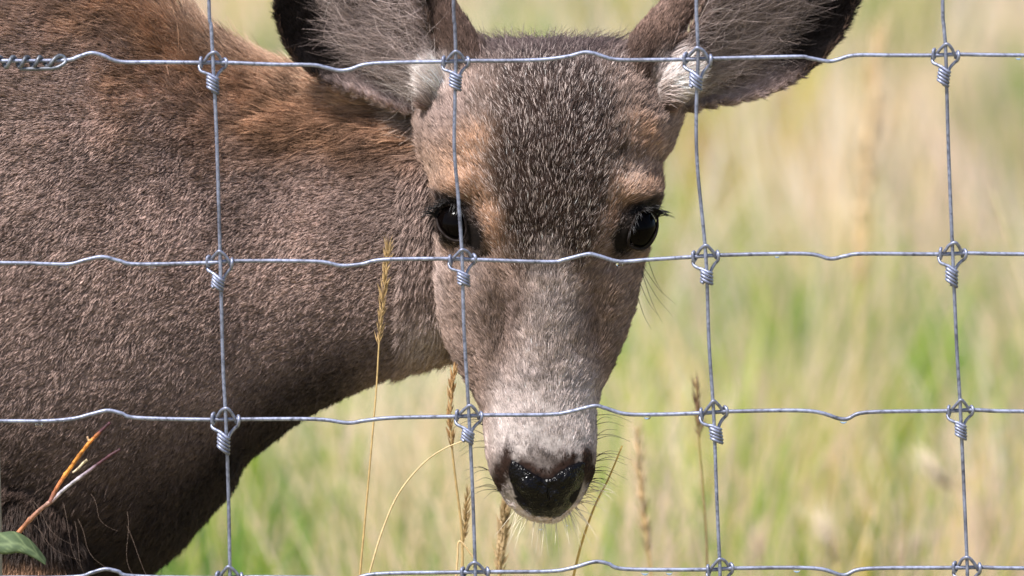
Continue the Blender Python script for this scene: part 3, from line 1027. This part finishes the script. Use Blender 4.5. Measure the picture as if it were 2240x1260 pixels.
# nose pad: a shaped skin over the muzzle, with nostrils and a groove
ng = 64
gx_, gy_ = np.meshgrid(np.linspace(1108, 1286, 90), np.linspace(996, 1142, 74))
cxn, cyn = 1197, 1072
NP = catmull(np.vstack([NOSE, NOSE[:1]]), 6)[:-1]
rings = []
nrad = 26
for q in np.linspace(1, 0.02, nrad):
    rings.append(np.stack([cxn + (NP[:, 0] - cxn) * q, cyn + (NP[:, 1] - cyn) * q], 1))
RN = np.array(rings)                                  # nrad, m, 2
m = len(NP)
x, y = RN[..., 0].ravel(), RN[..., 1].ravel()
w = head_front(x, np.minimum(y, 1132))
qq = np.repeat(np.linspace(1, 0.02, nrad), m)
w = w + 12 * np.sqrt(np.clip(1 - qq ** 4, 0, 1)) - 4
w = w - 4 * np.exp(-((x - 1200) / 4) ** 2) * sm(1050, 1075, y)
for nx_, ny_, rt in ((1136, 1086, 0.7), (1262, 1080, -0.7)):
    w = w - 11 * g2(x, y, nx_, ny_, 22, 8, rt)
    w = w + 9 * g2(x, y, nx_ + (14 if rt > 0 else -14), ny_ - 22, 20, 16)
w = w + 7 * (vnoise(np.stack([x / 9, y / 9, 0 * x], 1), 71) - 0.5) + 7 * (vnoise(np.stack([x / 26, y / 26, 0 * x], 1), 72) - 0.5)
V = PW(x, y, w)
f = [(i * m + j, i * m + (j + 1) % m, (i + 1) * m + (j + 1) % m, (i + 1) * m + j) for i in range(nrad - 1) for j in range(m)]
f.append(tuple((nrad - 1) * m + j for j in range(m)))
# skirt down into the muzzle
V = np.vstack([V, PW(NP[:, 0], NP[:, 1], head_front(NP[:, 0], np.minimum(NP[:, 1], 1132)) - 26)])
o = nrad * m
f += [(o + j, o + (j + 1) % m, (j + 1) % m, j) for j in range(m)]
me = MB().add(V, f).mesh("nose")
bm = bmesh.new(); bm.from_mesh(me); bmesh.ops.recalc_face_normals(bm, faces=bm.faces); bm.to_mesh(me); bm.free()
link_mesh("nose", me, M_NOSE, deer)

# whiskers
mbw = MB()
r = random.Random(4)


def whisk(x0, y0, x1, y1, sag, w0, w1, col, rd=0.9):
    c = catmull([(x0, y0, w0), ((x0 + x1) / 2, (y0 + y1) / 2 - sag, (w0 + w1) / 2 + 8), (x1, y1, w1)], 5)
    v, f = tube(PW(c[:, 0], c[:, 1], c[:, 2]), np.linspace(rd, 0.25, len(c)) * SPX, 4)
    mbw.add(v, f, col)


for i in range(34):
    x0 = r.uniform(1125, 1262); a = (x0 - 1195) / 70
    y0 = 1132 - 26 * a * a
    whisk(x0, y0, x0 + a * r.uniform(20, 70) + r.uniform(-14, 14), y0 + r.uniform(35, 95), r.uniform(-6, 6) * 1, -70, -40 + r.uniform(-30, 30), (0.62, 0.54, 0.40))
for i in range(16):
    y0 = r.uniform(1050, 1110); x0 = np.interp(y0, HT[:, 0], HT[:, 2]) - 3
    whisk(x0, y0, x0 + r.uniform(30, 70), y0 + r.uniform(-5, 45), 5, -100, -60, (0.58, 0.50, 0.38))
mbw.build("chin_whiskers", M_LASH, deer)
mbw = MB()
for i in range(18):
    y0 = r.uniform(905, 1060); x0 = np.interp(y0, HT[:, 0], HT[:, 2]) - 3
    whisk(x0, y0, x0 + r.uniform(35, 85), y0 + r.uniform(-16, 22), 8, -110, -70, (0.03, 0.022, 0.02), 0.8)
mbw.build("muzzle_whiskers", M_LASH, deer)
mbw = MB()
for i in range(18):
    y0 = r.uniform(905, 1085); x0 = np.interp(y0, HT[:, 0], HT[:, 1]) + 3
    whisk(x0, y0, x0 - r.uniform(30, 75), y0 + r.uniform(-14, 24), 8, -110, -70, (0.03, 0.022, 0.02), 0.8)
mbw.build("muzzle_whiskers", M_LASH, deer)
mbw = MB()
for x0, y0, x1, y1 in ((1400, 585, 1470, 690), (1402, 590, 1448, 705), (1396, 610, 1440, 690), (1405, 580, 1478, 665), (1392, 640, 1425, 720), (1415, 560, 1450, 640)):
    whisk(x0, y0, x1, y1, -10, -180, -120, (0.02, 0.016, 0.014), 0.9)
mbw.build("cheek_whiskers", M_LASH, deer)

# ------------------------------------------------------------------ woven wire fence
fence = empty("wire_fence", (0, 0, 0))
tag(fence, "galvanised woven wire fence with knotted square mesh in front of the deer", "fence")
WR = 0.00128
HW = [
    [(0, 133), (90, 133), (150, 131), (172, 124), (200, 116), (225, 121), (262, 135), (340, 136), (435, 137), (495, 137), (600, 141), (680, 142), (710, 147), (740, 154), (765, 152), (800, 141), (860, 137), (960, 135), (1030, 133), (1100, 133), (1180, 131), (1240, 124), (1275, 115), (1300, 117), (1345, 130), (1420, 131), (1500, 130), (1560, 128), (1740, 124), (1770, 127), (1810, 134), (1832, 131), (1870, 121), (1950, 121), (2040, 121), (2100, 119), (2240, 121)],
    [(0, 575), (90, 577), (150, 578), (190, 568), (225, 562), (262, 571), (300, 578), (450, 575), (520, 571), (690, 572), (745, 581), (790, 578), (840, 568), (980, 566), (1040, 568), (1200, 573), (1235, 568), (1285, 556), (1310, 560), (1355, 572), (1420, 568), (1515, 562), (1580, 558), (1760, 555), (1815, 566), (1850, 560), (1890, 555), (2050, 556), (2120, 554), (2240, 556)],
    [(0, 921), (100, 921), (160, 916), (200, 906), (235, 898), (265, 904), (300, 914), (460, 918), (530, 917), (690, 917), (760, 925), (800, 920), (860, 914), (1000, 911), (1060, 908), (1200, 907), (1250, 900), (1300, 888), (1325, 893), (1365, 905), (1420, 907), (1530, 904), (1600, 900), (1770, 899), (1845, 917), (1895, 902), (2065, 899), (2135, 897), (2240, 900)],
    [(0, 1263), (160, 1262), (200, 1253), (230, 1245), (258, 1250), (290, 1260), (470, 1264), (540, 1262), (700, 1264), (760, 1272), (820, 1256), (1000, 1252), (1080, 1251), (1200, 1250), (1250, 1243), (1300, 1229), (1330, 1233), (1370, 1245), (1550, 1246), (1610, 1243), (1780, 1243), (1845, 1258), (1895, 1244), (2085, 1242), (2150, 1241), (2240, 1243)]]
VW = [
    [(457, 0), (462, 60), (466, 137), (471, 230), (475, 330), (482, 573), (488, 800), (494, 917), (500, 1090), (503, 1263)],
    [(992, 0), (995, 60), (997, 134), (995, 230), (994, 330), (1003, 440), (1011, 567), (1015, 720), (1026, 910), (1034, 1080), (1040, 1252)],
    [(1523, 0), (1525, 60), (1527, 129), (1523, 250), (1526, 370), (1544, 560), (1551, 750), (1561, 903), (1568, 1090), (1575, 1245)],
    [(2062, 0), (2065, 60), (2069, 120), (2075, 330), (2084, 555), (2093, 760), (2101, 898), (2110, 1100), (2116, 1241)]]
for k, hw in enumerate(HW):
    p = np.array([(-2600, hw[0][1] - 6), (-1600, hw[0][1] + 4), (-530, hw[0][1] - 3)] + hw + [(2760, hw[-1][1] + 2), (3700, hw[-1][1] - 4), (4800, hw[-1][1] + 5)], float)
    c = catmull(p, 6)
    c3 = PY(c[:, 0], c[:, 1], 0.0)
    v, f = tube(c3, WR, 10)
    MB().add(v, f).build("horizontal_wire", M_WIRE, fence)
for k, vw in enumerate(VW):
    p = np.array([(vw[0][0] - 8, -760), (vw[0][0] - 3, -380)] + vw, float)
    c = catmull(p, 8)
    c3 = PY(c[:, 0], c[:, 1], -0.0026)
    low = c3[-1]
    c3 = np.vstack([c3, [[low[0] + 0.004, low[1], low[2] * 0.5], [low[0] + 0.002, low[1], -0.02]]])
    v, f = tube(c3, WR * 0.92, 10)
    MB().add(v, f).build("vertical_wire", M_WIRE, fence)

SF = 0.644 / W
def knot_mesh(seed):
    r = random.Random(seed)
    J = lambda q=1.2: r.uniform(-q, q)
    path = [(8, 40, 4), (12, 30, 5), (17, 22, 5), (23, 15, 3), (27, 11, 0), (29, 6, -5), (29.5, 0, -8), (29, -6, -7), (27, -9.5, 0), (25.5, -7, 6), (24, 0, 8), (23, 5, 4), (22, 0, 0), (19 + J(), -6, -3), (10 + J(), -18 + J(), -9), (J(2), -26 + J(), -14),
            (-10 + J(), -18 + J(), -9), (-19 + J(), -6, -3), (-22, 2, 4), (-24, 7, 8), (-25.5, 8, 4), (-27, 11, -2), (-29, 8, -7), (-30, 0, -8), (-30, -7, -6), (-28, -10, 0), (-26.5, -8, 6), (-28, 0, 9), (-30, 9, 6), (-30, 14, 1), (-27, 20, -4), (-18, 24 + J(), -8), (-7, 28 + J(), -12)]
    nturn, y0, pitch, sl = r.choice([36, 39, 42, 45]), 31 + J(), r.uniform(7.0, 8.2), r.uniform(0.42, 0.66)
    for i in range(1, nturn + 1):
        a = -math.pi / 2 + i / 10 * 2 * math.pi
        y = y0 + i / 10 * pitch
        cx = (10.8 + 0.8 * math.sin(i * 0.7 + seed)) * math.cos(a); cy = 11 * math.sin(a)
        path.append((cx * 1.1, y + sl * cx, cy - 9))
    pc = catmull(np.array(path, float), 4)
    kv, kf = tube(np.stack([pc[:, 0], pc[:, 2], -pc[:, 1]], 1) * SF * 0.96, 3.6 * SF, 9)
    me = MB().add(kv, kf).mesh("knot")
    me.materials.append(M_WIRE)
    return me


KNOTS = [knot_mesh(k) for k in range(6)]
for vw in VW:
    va = np.array(vw)
    for hw in HW:
        ha = np.array(hw)
        xx = np.linspace(vw[0][0] - 20, vw[0][0] + 80, 400)
        yy = np.interp(xx, ha[:, 0], ha[:, 1])
        d = np.abs(np.interp(yy, va[:, 1], va[:, 0]) - xx)
        j = int(np.argmin(d))
        o = bpy.data.objects.new("knot", random.choice(KNOTS))
        COL.objects.link(o); o.parent = fence
        o.location = PY(xx[j], yy[j], 0.0)
        o.rotation_euler = (0, random.uniform(-0.09, 0.09), random.uniform(-0.22, 0.22))
        sc_ = random.uniform(0.95, 1.05); o.scale = (sc_, sc_, sc_ * random.uniform(0.95, 1.06))
# splice where the top wire was joined
pth = [(44, 150, -6), (80, 150, -8), (120, 148, -8), (136, 142, -6), (144, 134, -2), (139, 125, 2), (130, 122, -2), (121, 127, -8), (112, 138, -10), (106, 146, -4), (96, 138, 8)]
for i in range(0, 34):
    a = -i / 8 * 2 * math.pi + 0.3
    pth.append((88 - i * 3.75, 136 - 11.5 * math.sin(a + 1.2), -1 - 11 * math.cos(a + 1.2)))
pth += [(-60, 133, -10), (-140, 134, -8)]
c = catmull(np.array(pth, float), 5)
pw = PY(c[:, 0], c[:, 1], 0.0); pw[:, 1] += c[:, 2] * SF
v, f = tube(pw, 4.6 * SF, 9)
MB().add(v, f).build("splice", M_SPLICE, fence)

# weathered stake at the left edge
mb = MB()
c = np.array([(-52, 918), (-50, 1020), (-48, 1150), (-46, 1400)], float)
p3 = PY(c[:, 0], c[:, 1], 0.03)
p3 = np.vstack([p3, [[p3[-1][0], 0.03, -0.03]]])
v, f = tube(p3, [0.0148, 0.0152, 0.0155, 0.016, 0.017], 10)
mb.add(v, f, (0.27, 0.255, 0.225))
tag(mb.build("stake", M_POST), "weathered grey stake cut off by the left edge below the third wire", "stake")

# ------------------------------------------------------------------ water droplets
DROPS = [
    (140, 587, 9, 0.0, "large water droplet left of the hump on the second wire"), (333, 587, 8, 0.0, "water droplet right of the hump on the second wire over the shoulder"),
    (85, 930, 8, 0.0, "water droplet on the third wire at far left above the twig"), (1355, 579, 8, 0.0, "bright droplet in the dip of the second wire below the right eye"),
    (1416, 913, 8, 0.0, "water droplet on the third wire just right of the muzzle"), (1700, 561, 6, 0.0, "small flat droplet on the second wire over the open grass"),
    (1845, 922, 8, 0.0, "droplet at the bottom of the third wire's sag at right"), (2228, 127, 7, 0.0, "droplet on the top wire at the right edge"),
    (1411, 1253, 9, 0.0, "droplet on the bottom wire nearest below the muzzle"), (1464, 1253, 8, 0.0, "second droplet on the bottom wire close to the third upright wire"),
    (1743, 1248, 8, 0.0, "droplet on the bottom wire between the two right uprights"),
    (1183, 1158, 4, 0.095, "tiny droplet hanging below the middle of the chin"), (1240, 1150, 3, 0.095, "tiniest droplet on a chin whisker right of the nose")]
drop_me = None
bm = bmesh.new(); bmesh.ops.create_uvsphere(bm, u_segments=20, v_segments=14, radius=1.0)
for v in bm.verts:
    if v.co.z > 0: v.co.z *= 0.7; 
drop_me = bpy.data.meshes.new("water_droplet"); bm.to_mesh(drop_me); bm.free()
drop_me.polygons.foreach_set("use_smooth", [True] * len(drop_me.polygons)); drop_me.materials.append(M_WATER)
for x, y, r_, yy, lab in DROPS:
    o = bpy.data.objects.new("water_droplet", drop_me); COL.objects.link(o)
    o.location = PY(x, y - 1, yy); o.scale = (r_ * SF, r_ * SF * 0.75, r_ * SF * 0.72)
    tag(o, lab, "droplet", "water droplets")


# ------------------------------------------------------------------ single grass stalks near the fence
def spike(mb, axis, rad, n, ln, col, seed, open_=0.35):
    """a seed head: many small pointed spikelets along an axis"""
    r = np.random.default_rng(seed)
    ax = np.asarray(axis)
    seglen = np.linspace(0, len(ax) - 1.001, n)
    for q in seglen:
        i = int(q); t = q - i
        p = ax[i] * (1 - t) + ax[i + 1] * t
        tan = ax[i + 1] - ax[i]; tan /= np.linalg.norm(tan)
        rv = r.standard_normal(3); rv -= tan * rv.dot(tan); rv /= np.linalg.norm(rv)
        u_ = q / len(ax)
        prof = math.sin(math.pi * min(1, 0.12 + 0.88 * u_)) ** 0.6 + 0.1
        d = tan + rv * open_ * r.uniform(0.5, 1.4); d /= np.linalg.norm(d)
        a = p + rv * rad * 0.3 * prof
        l2 = ln * r.uniform(0.6, 1.2)
        side = np.cross(d, rv); side /= np.linalg.norm(side)
        nn = np.cross(side, d)
        rr_ = rad * 0.5 * prof * r.uniform(0.7, 1.2)
        m_ = a + d * l2 * 0.4
        v = [a, m_ + side * rr_, m_ + nn * rr_, m_ - side * rr_, m_ - nn * rr_, a + d * l2]
        f = [(0, 2, 1), (0, 3, 2), (0, 4, 3), (0, 1, 4), (5, 1, 2), (5, 2, 3), (5, 3, 4), (5, 4, 1)]
        mb.add(v, f, np.array(col) * r.uniform(0.7, 1.25))


def stalk(name, pix, y, rad_px, label, seed_from=None, seed_rad=7, nsp=90, col=(0.52, 0.36, 0.16), seedcol=(0.46, 0.31, 0.15), ln=0.012, ground=True, group="dry grass stalks by the fence", open_=0.35):
    c = catmull(np.array(pix, float), 10)
    p3 = PY(c[:, 0], c[:, 1], y)
    base = p3[0]
    if ground and base[2] > 0:
        d = p3[0] - p3[3]
        gx0 = base[0] + d[0] / max(-d[2], 1e-3) * base[2] * 0.5 if d[2] < 0 else base[0]
        lowp = catmull(np.array([[gx0, y, -0.01], [(gx0 + base[0]) / 2 - (gx0 - base[0]) * 0.15, y, base[2] * 0.5], base]), 6)
        p3 = np.vstack([lowp[:-1], p3])
        base = lowp[0]
    root = empty(name, (float(base[0]), float(base[1]), float(base[2])))
    tag(root, label, "grass stalk", group)
    sc = (y + 4.04) / FPX
    n = len(p3)
    v, f = tube(p3, np.linspace(rad_px * 1.15, rad_px * 0.55, n) * sc, 6)
    MB().add(v, f, col).build("stem", M_STRAW, root)
    if seed_from is not None:
        cc = catmull(np.array(seed_from, float), 6)
        ax = PY(cc[:, 0], cc[:, 1], y)
        mb = MB(); spike(mb, ax, seed_rad * sc, nsp, ln, seedcol, len(label), open_)
        mb.build("seed_head", M_STRAW, root, smooth=False)
    return root


stalk("grass_stalk", [(787, 1262), (800, 1120), (815, 950), (824, 840), (830, 740), (840, 640), (849, 536)], 0.055, 2.6,
      "tall thin upright stalk with narrow golden seed head before the deer's neck", [(828, 755), (833, 690), (840, 625), (846, 570), (849, 540)], 4.6, 110, ln=0.009)
stalk("grass_stalk", [(806, 1262), (835, 1165), (872, 1080), (925, 1015), (975, 980), (1028, 960)], 0.05, 2.6,
      "bare straw arching over in a bow to the second upright wire", col=(0.62, 0.47, 0.25))
stalk("grass_stalk", [(1012, 1262), (1010, 1160), (998, 1060), (989, 980), (985, 900), (992, 830), (1003, 792)], 0.10, 3.2,
      "brown curved stalk with drooping seed head left of the muzzle", [(990, 985), (985, 920), (987, 860), (994, 820), (1004, 790)], 5, 90, ln=0.009, seedcol=(0.46, 0.27, 0.12))
stalk("grass_stalk", [(1008, 1264), (1014, 1180), (1019, 1120), (1022, 1072)], 0.12, 2.6,
      "short pale stalk with thin seed head beside the second upright wire", [(1012, 1200), (1017, 1140), (1022, 1075)], 4.5, 50, ln=0.008)
stalk("grass_stalk", [(998, 1262), (1001, 1222), (1005, 1184), (1030, 1212), (1066, 1262)], 0.06, 2.8,
      "kinked straw bent to a sharp point at the bottom", col=(0.66, 0.47, 0.24))
stalk("grass_stalk", [(1092, 1264), (1096, 1200), (1102, 1150), (1106, 1112)], 0.16, 4.0,
      "thick fluffy tan seed head standing below the chin", [(1092, 1262), (1096, 1200), (1101, 1150), (1106, 1108)], 8.5, 130, seedcol=(0.50, 0.36, 0.20), ln=0.012)
stalk("grass_stalk", [(1254, 1262), (1272, 1190), (1300, 1110), (1332, 1045), (1361, 975)], 0.09, 3.4,
      "stiff ochre stalk leaning right below the muzzle", col=(0.55, 0.36, 0.10))
stalk("grass_stalk", [(1424, 1264), (1415, 1180), (1404, 1090), (1396, 1010), (1394, 935)], 0.55, 4.2,
      "soft blurred brown seed head right of the muzzle", [(1420, 1230), (1410, 1140), (1400, 1050), (1394, 945)], 4.5, 90, seedcol=(0.66, 0.50, 0.32), ln=0.016)
stalk("grass_stalk", [(1548, 1264), (1544, 1160), (1536, 1050), (1528, 950), (1522, 830)], 0.30, 3.0,
      "very thin blurred stalk beside the third upright wire", [(1530, 960), (1526, 900), (1522, 845)], 5, 40, seedcol=(0.30, 0.19, 0.12))
stalk("grass_stalk", [(1868, 1264), (1872, 1000), (1880, 700), (1892, 400), (1922, 85)], 2.6, 5.0,
      "tallest blurred stalk in the open grass between the right uprights", [(1880, 640), (1890, 440), (1906, 240), (1924, 70)], 10, 110, seedcol=(0.80, 0.60, 0.36), col=(0.74, 0.54, 0.28), ln=0.03)
stalk("grass_stalk", [(2255, 690), (2225, 590), (2196, 490), (2170, 420)], 1.1, 4.5,
      "blurred straw leaning left at the right edge", col=(0.66, 0.55, 0.35))


# blurred foxtail plumes in the meadow
def foxtail(px, py, y, ang, ln_px, label, col=(0.75, 0.62, 0.47)):
    tip = PY(np.array(px), np.array(py), y)
    root = empty("foxtail", (float(tip[0]), y, 0.0))
    tag(root, label, "foxtail", "foxtail plumes in the meadow")
    sc = (y + 4.04) / FPX
    d = np.array([math.cos(ang), 0.0, math.sin(ang)])
    a = np.array([tip[0], y, 0.0]) - np.array([d[0] * 0.1, 0, 0])
    path = catmull(np.array([a, a * 0.4 + tip * 0.6 - np.array([0, 0, 0.0]), tip]), 8)
    v, f = tube(path, 2.4 * sc, 6)
    MB().add(v, f, (0.5, 0.42, 0.2)).build("stem", M_STRAW, root)
    mb = MB(); r = np.random.default_rng(int(px))
    for i in range(70):
        q = r.random()
        p0 = tip + d * ln_px * sc * 0.35 * q
        dd = d + np.array([1, 0.6, 1]) * r.standard_normal(3) * 0.20
        p1 = p0 + dd * ln_px * sc * r.uniform(0.5, 0.85)
        v, f = tube(np.array([p0, (p0 + p1) / 2, p1]), np.array([1.0, 0.8, 0.2]) * sc, 3)
        mb.add(v, f, np.array(col) * r.uniform(0.8, 1.1))
    mb.build("awns", M_STRAW, root)


foxtail(2085, 1075, 1.5, 2.3, 120, "pale foxtail plume leaning left beside the right upright wire")
foxtail(1830, 1240, 1.4, 1.9, 150, "broad pale foxtail plume at the bottom between the right uprights")
foxtail(1960, 1250, 1.7, 1.0, 110, "foxtail plume leaning right near the bottom of the right upright wire", (0.70, 0.56, 0.42))
foxtail(1640, 1250, 1.8, 1.2, 110, "foxtail plume just right of the third upright wire's foot", (0.66, 0.50, 0.36))

# ------------------------------------------------------------------ twig with a leaf, lower left
yT = -0.012
b0 = PY(np.array(-30.0), np.array(1228.0), yT)
twig = empty("twig", (float(b0[0]) - 0.06, yT, 0.0))
tag(twig, "orange and purple forked twig with a green leaf at lower left", "twig")


def limb(pix, r0, r1, cols, name):
    c = catmull(np.array(pix, float), 8)
    p3 = PY(c[:, 0], c[:, 1], yT)
    if name == "stem":
        lowp = catmull(np.array([[p3[0][0] - 0.06, yT, -0.01], [p3[0][0] - 0.055, yT, p3[0][2] * 0.6], p3[0]]), 10)
        p3 = np.vstack([lowp[:-1], p3])
    n = len(p3)
    rr_ = np.linspace(r0, r1, n) * SF * 0.85
    rr_ = rr_ * (1 + 0.12 * (vnoise(np.stack([np.arange(n) * 0.6 + r0, 0 * rr_, 0 * rr_], 1), 9) * 2 - 1) + 0.2 * (np.arange(n) % 13 == 6))
    v, f = tube(p3, rr_, 8)
    cc = np.array([[np.interp(i / (n - 1), np.linspace(0, 1, len(cols)), [q[k] for q in cols]) for k in range(3)] for i in range(n)])
    MB().add(v, f, np.repeat(cc, 8, 0)).build(name, M_TWIG, twig)


OR = (0.42, 0.16, 0.025); RB = (0.20, 0.07, 0.03); PU = (0.05, 0.014, 0.02); GY = (0.36, 0.33, 0.36)
limb([(-30, 1228), (4, 1200), (36, 1170), (62, 1140), (88, 1115), (110, 1098)], 6.5, 5.5, [RB, (0.34, 0.15, 0.055), (0.28, 0.11, 0.05), (0.26, 0.15, 0.12)], "stem")
limb([(109, 1099), (122, 1072), (137, 1047), (155, 1022), (172, 998), (196, 968), (218, 946), (241, 924)], 5.5, 4.2, [(0.34, 0.15, 0.12), RB, (0.5, 0.17, 0.06), (0.66, 0.25, 0.04), OR, OR, (0.6, 0.2, 0.04), PU, PU], "branch")
limb([(112, 1098), (135, 1075), (160, 1055), (190, 1033), (215, 1015), (240, 997), (263, 983)], 4.6, 4.0, [(0.3, 0.2, 0.2), GY, GY, (0.26, 0.2, 0.24), PU, PU, PU], "branch")
limb([(198, 968), (194, 962), (191, 955)], 4.0, 2.6, [OR, (0.5, 0.3, 0.15), (0.55, 0.36, 0.22)], "bud")
limb([(159, 1034), (172, 1024), (182, 1013), (191, 1006)], 2.5, 4.0, [(0.5, 0.4, 0.28), (0.40, 0.33, 0.22), (0.38, 0.31, 0.19)], "bud")
# leaf: a cupped blade with a midrib
mb = MB(); ns, mt = 24, 9
mid = catmull(np.array([(-70, 1176), (0, 1184), (40, 1182), (74, 1199), (102, 1227)], float), 8)
sidx = np.linspace(0, len(mid) - 1, ns)
rows = []
for i in range(ns):
    q = i / (ns - 1)
    cx = np.interp(sidx[i], range(len(mid)), mid[:, 0]); cy = np.interp(sidx[i], range(len(mid)), mid[:, 1])
    hwid = 24 * (math.sin(math.pi * (0.12 + 0.86 * q)) ** 0.8) * (1 + 0.06 * math.sin(9 * q)) + 0.6
    t = np.linspace(-1, 1, mt)
    px = cx + t * hwid * 0.28 * -1 * (-1); py = cy + t * hwid * 0.85
    w3 = PY(px + t * 0, py, yT - 0.004)
    w3[:, 1] += -0.012 - 0.006 * t + 0.004 * t * t + 0.004 * q * q
    rows.append(w3)
V = np.vstack(rows)
f = [(i * mt + j, i * mt + j + 1, (i + 1) * mt + j + 1, (i + 1) * mt + j) for i in range(ns - 1) for j in range(mt - 1)]
cc = np.array([[0.07, 0.10, 0.048] if (abs(j - 4) > 0 and (i + abs(j - 4)) % 5) else [0.13, 0.17, 0.08] for i in range(ns) for j in range(mt)])
V2 = V + np.array([0, 0.0006, 0]); o = len(V)
f2 = [tuple(reversed([k + o for k in q])) for q in f]
rim = [i * mt for i in range(ns)] + [(ns - 1) * mt + j for j in range(1, mt)] + [i * mt + mt - 1 for i in range(ns - 2, -1, -1)] + [j for j in range(mt - 2, 0, -1)]
f3 = [(rim[i], rim[(i + 1) % len(rim)], rim[(i + 1) % len(rim)] + o, rim[i] + o) for i in range(len(rim))]
mb.add(np.vstack([V, V2]), f + f2 + f3, np.vstack([cc, cc]))
mb.build("leaf", M_LEAF, twig)
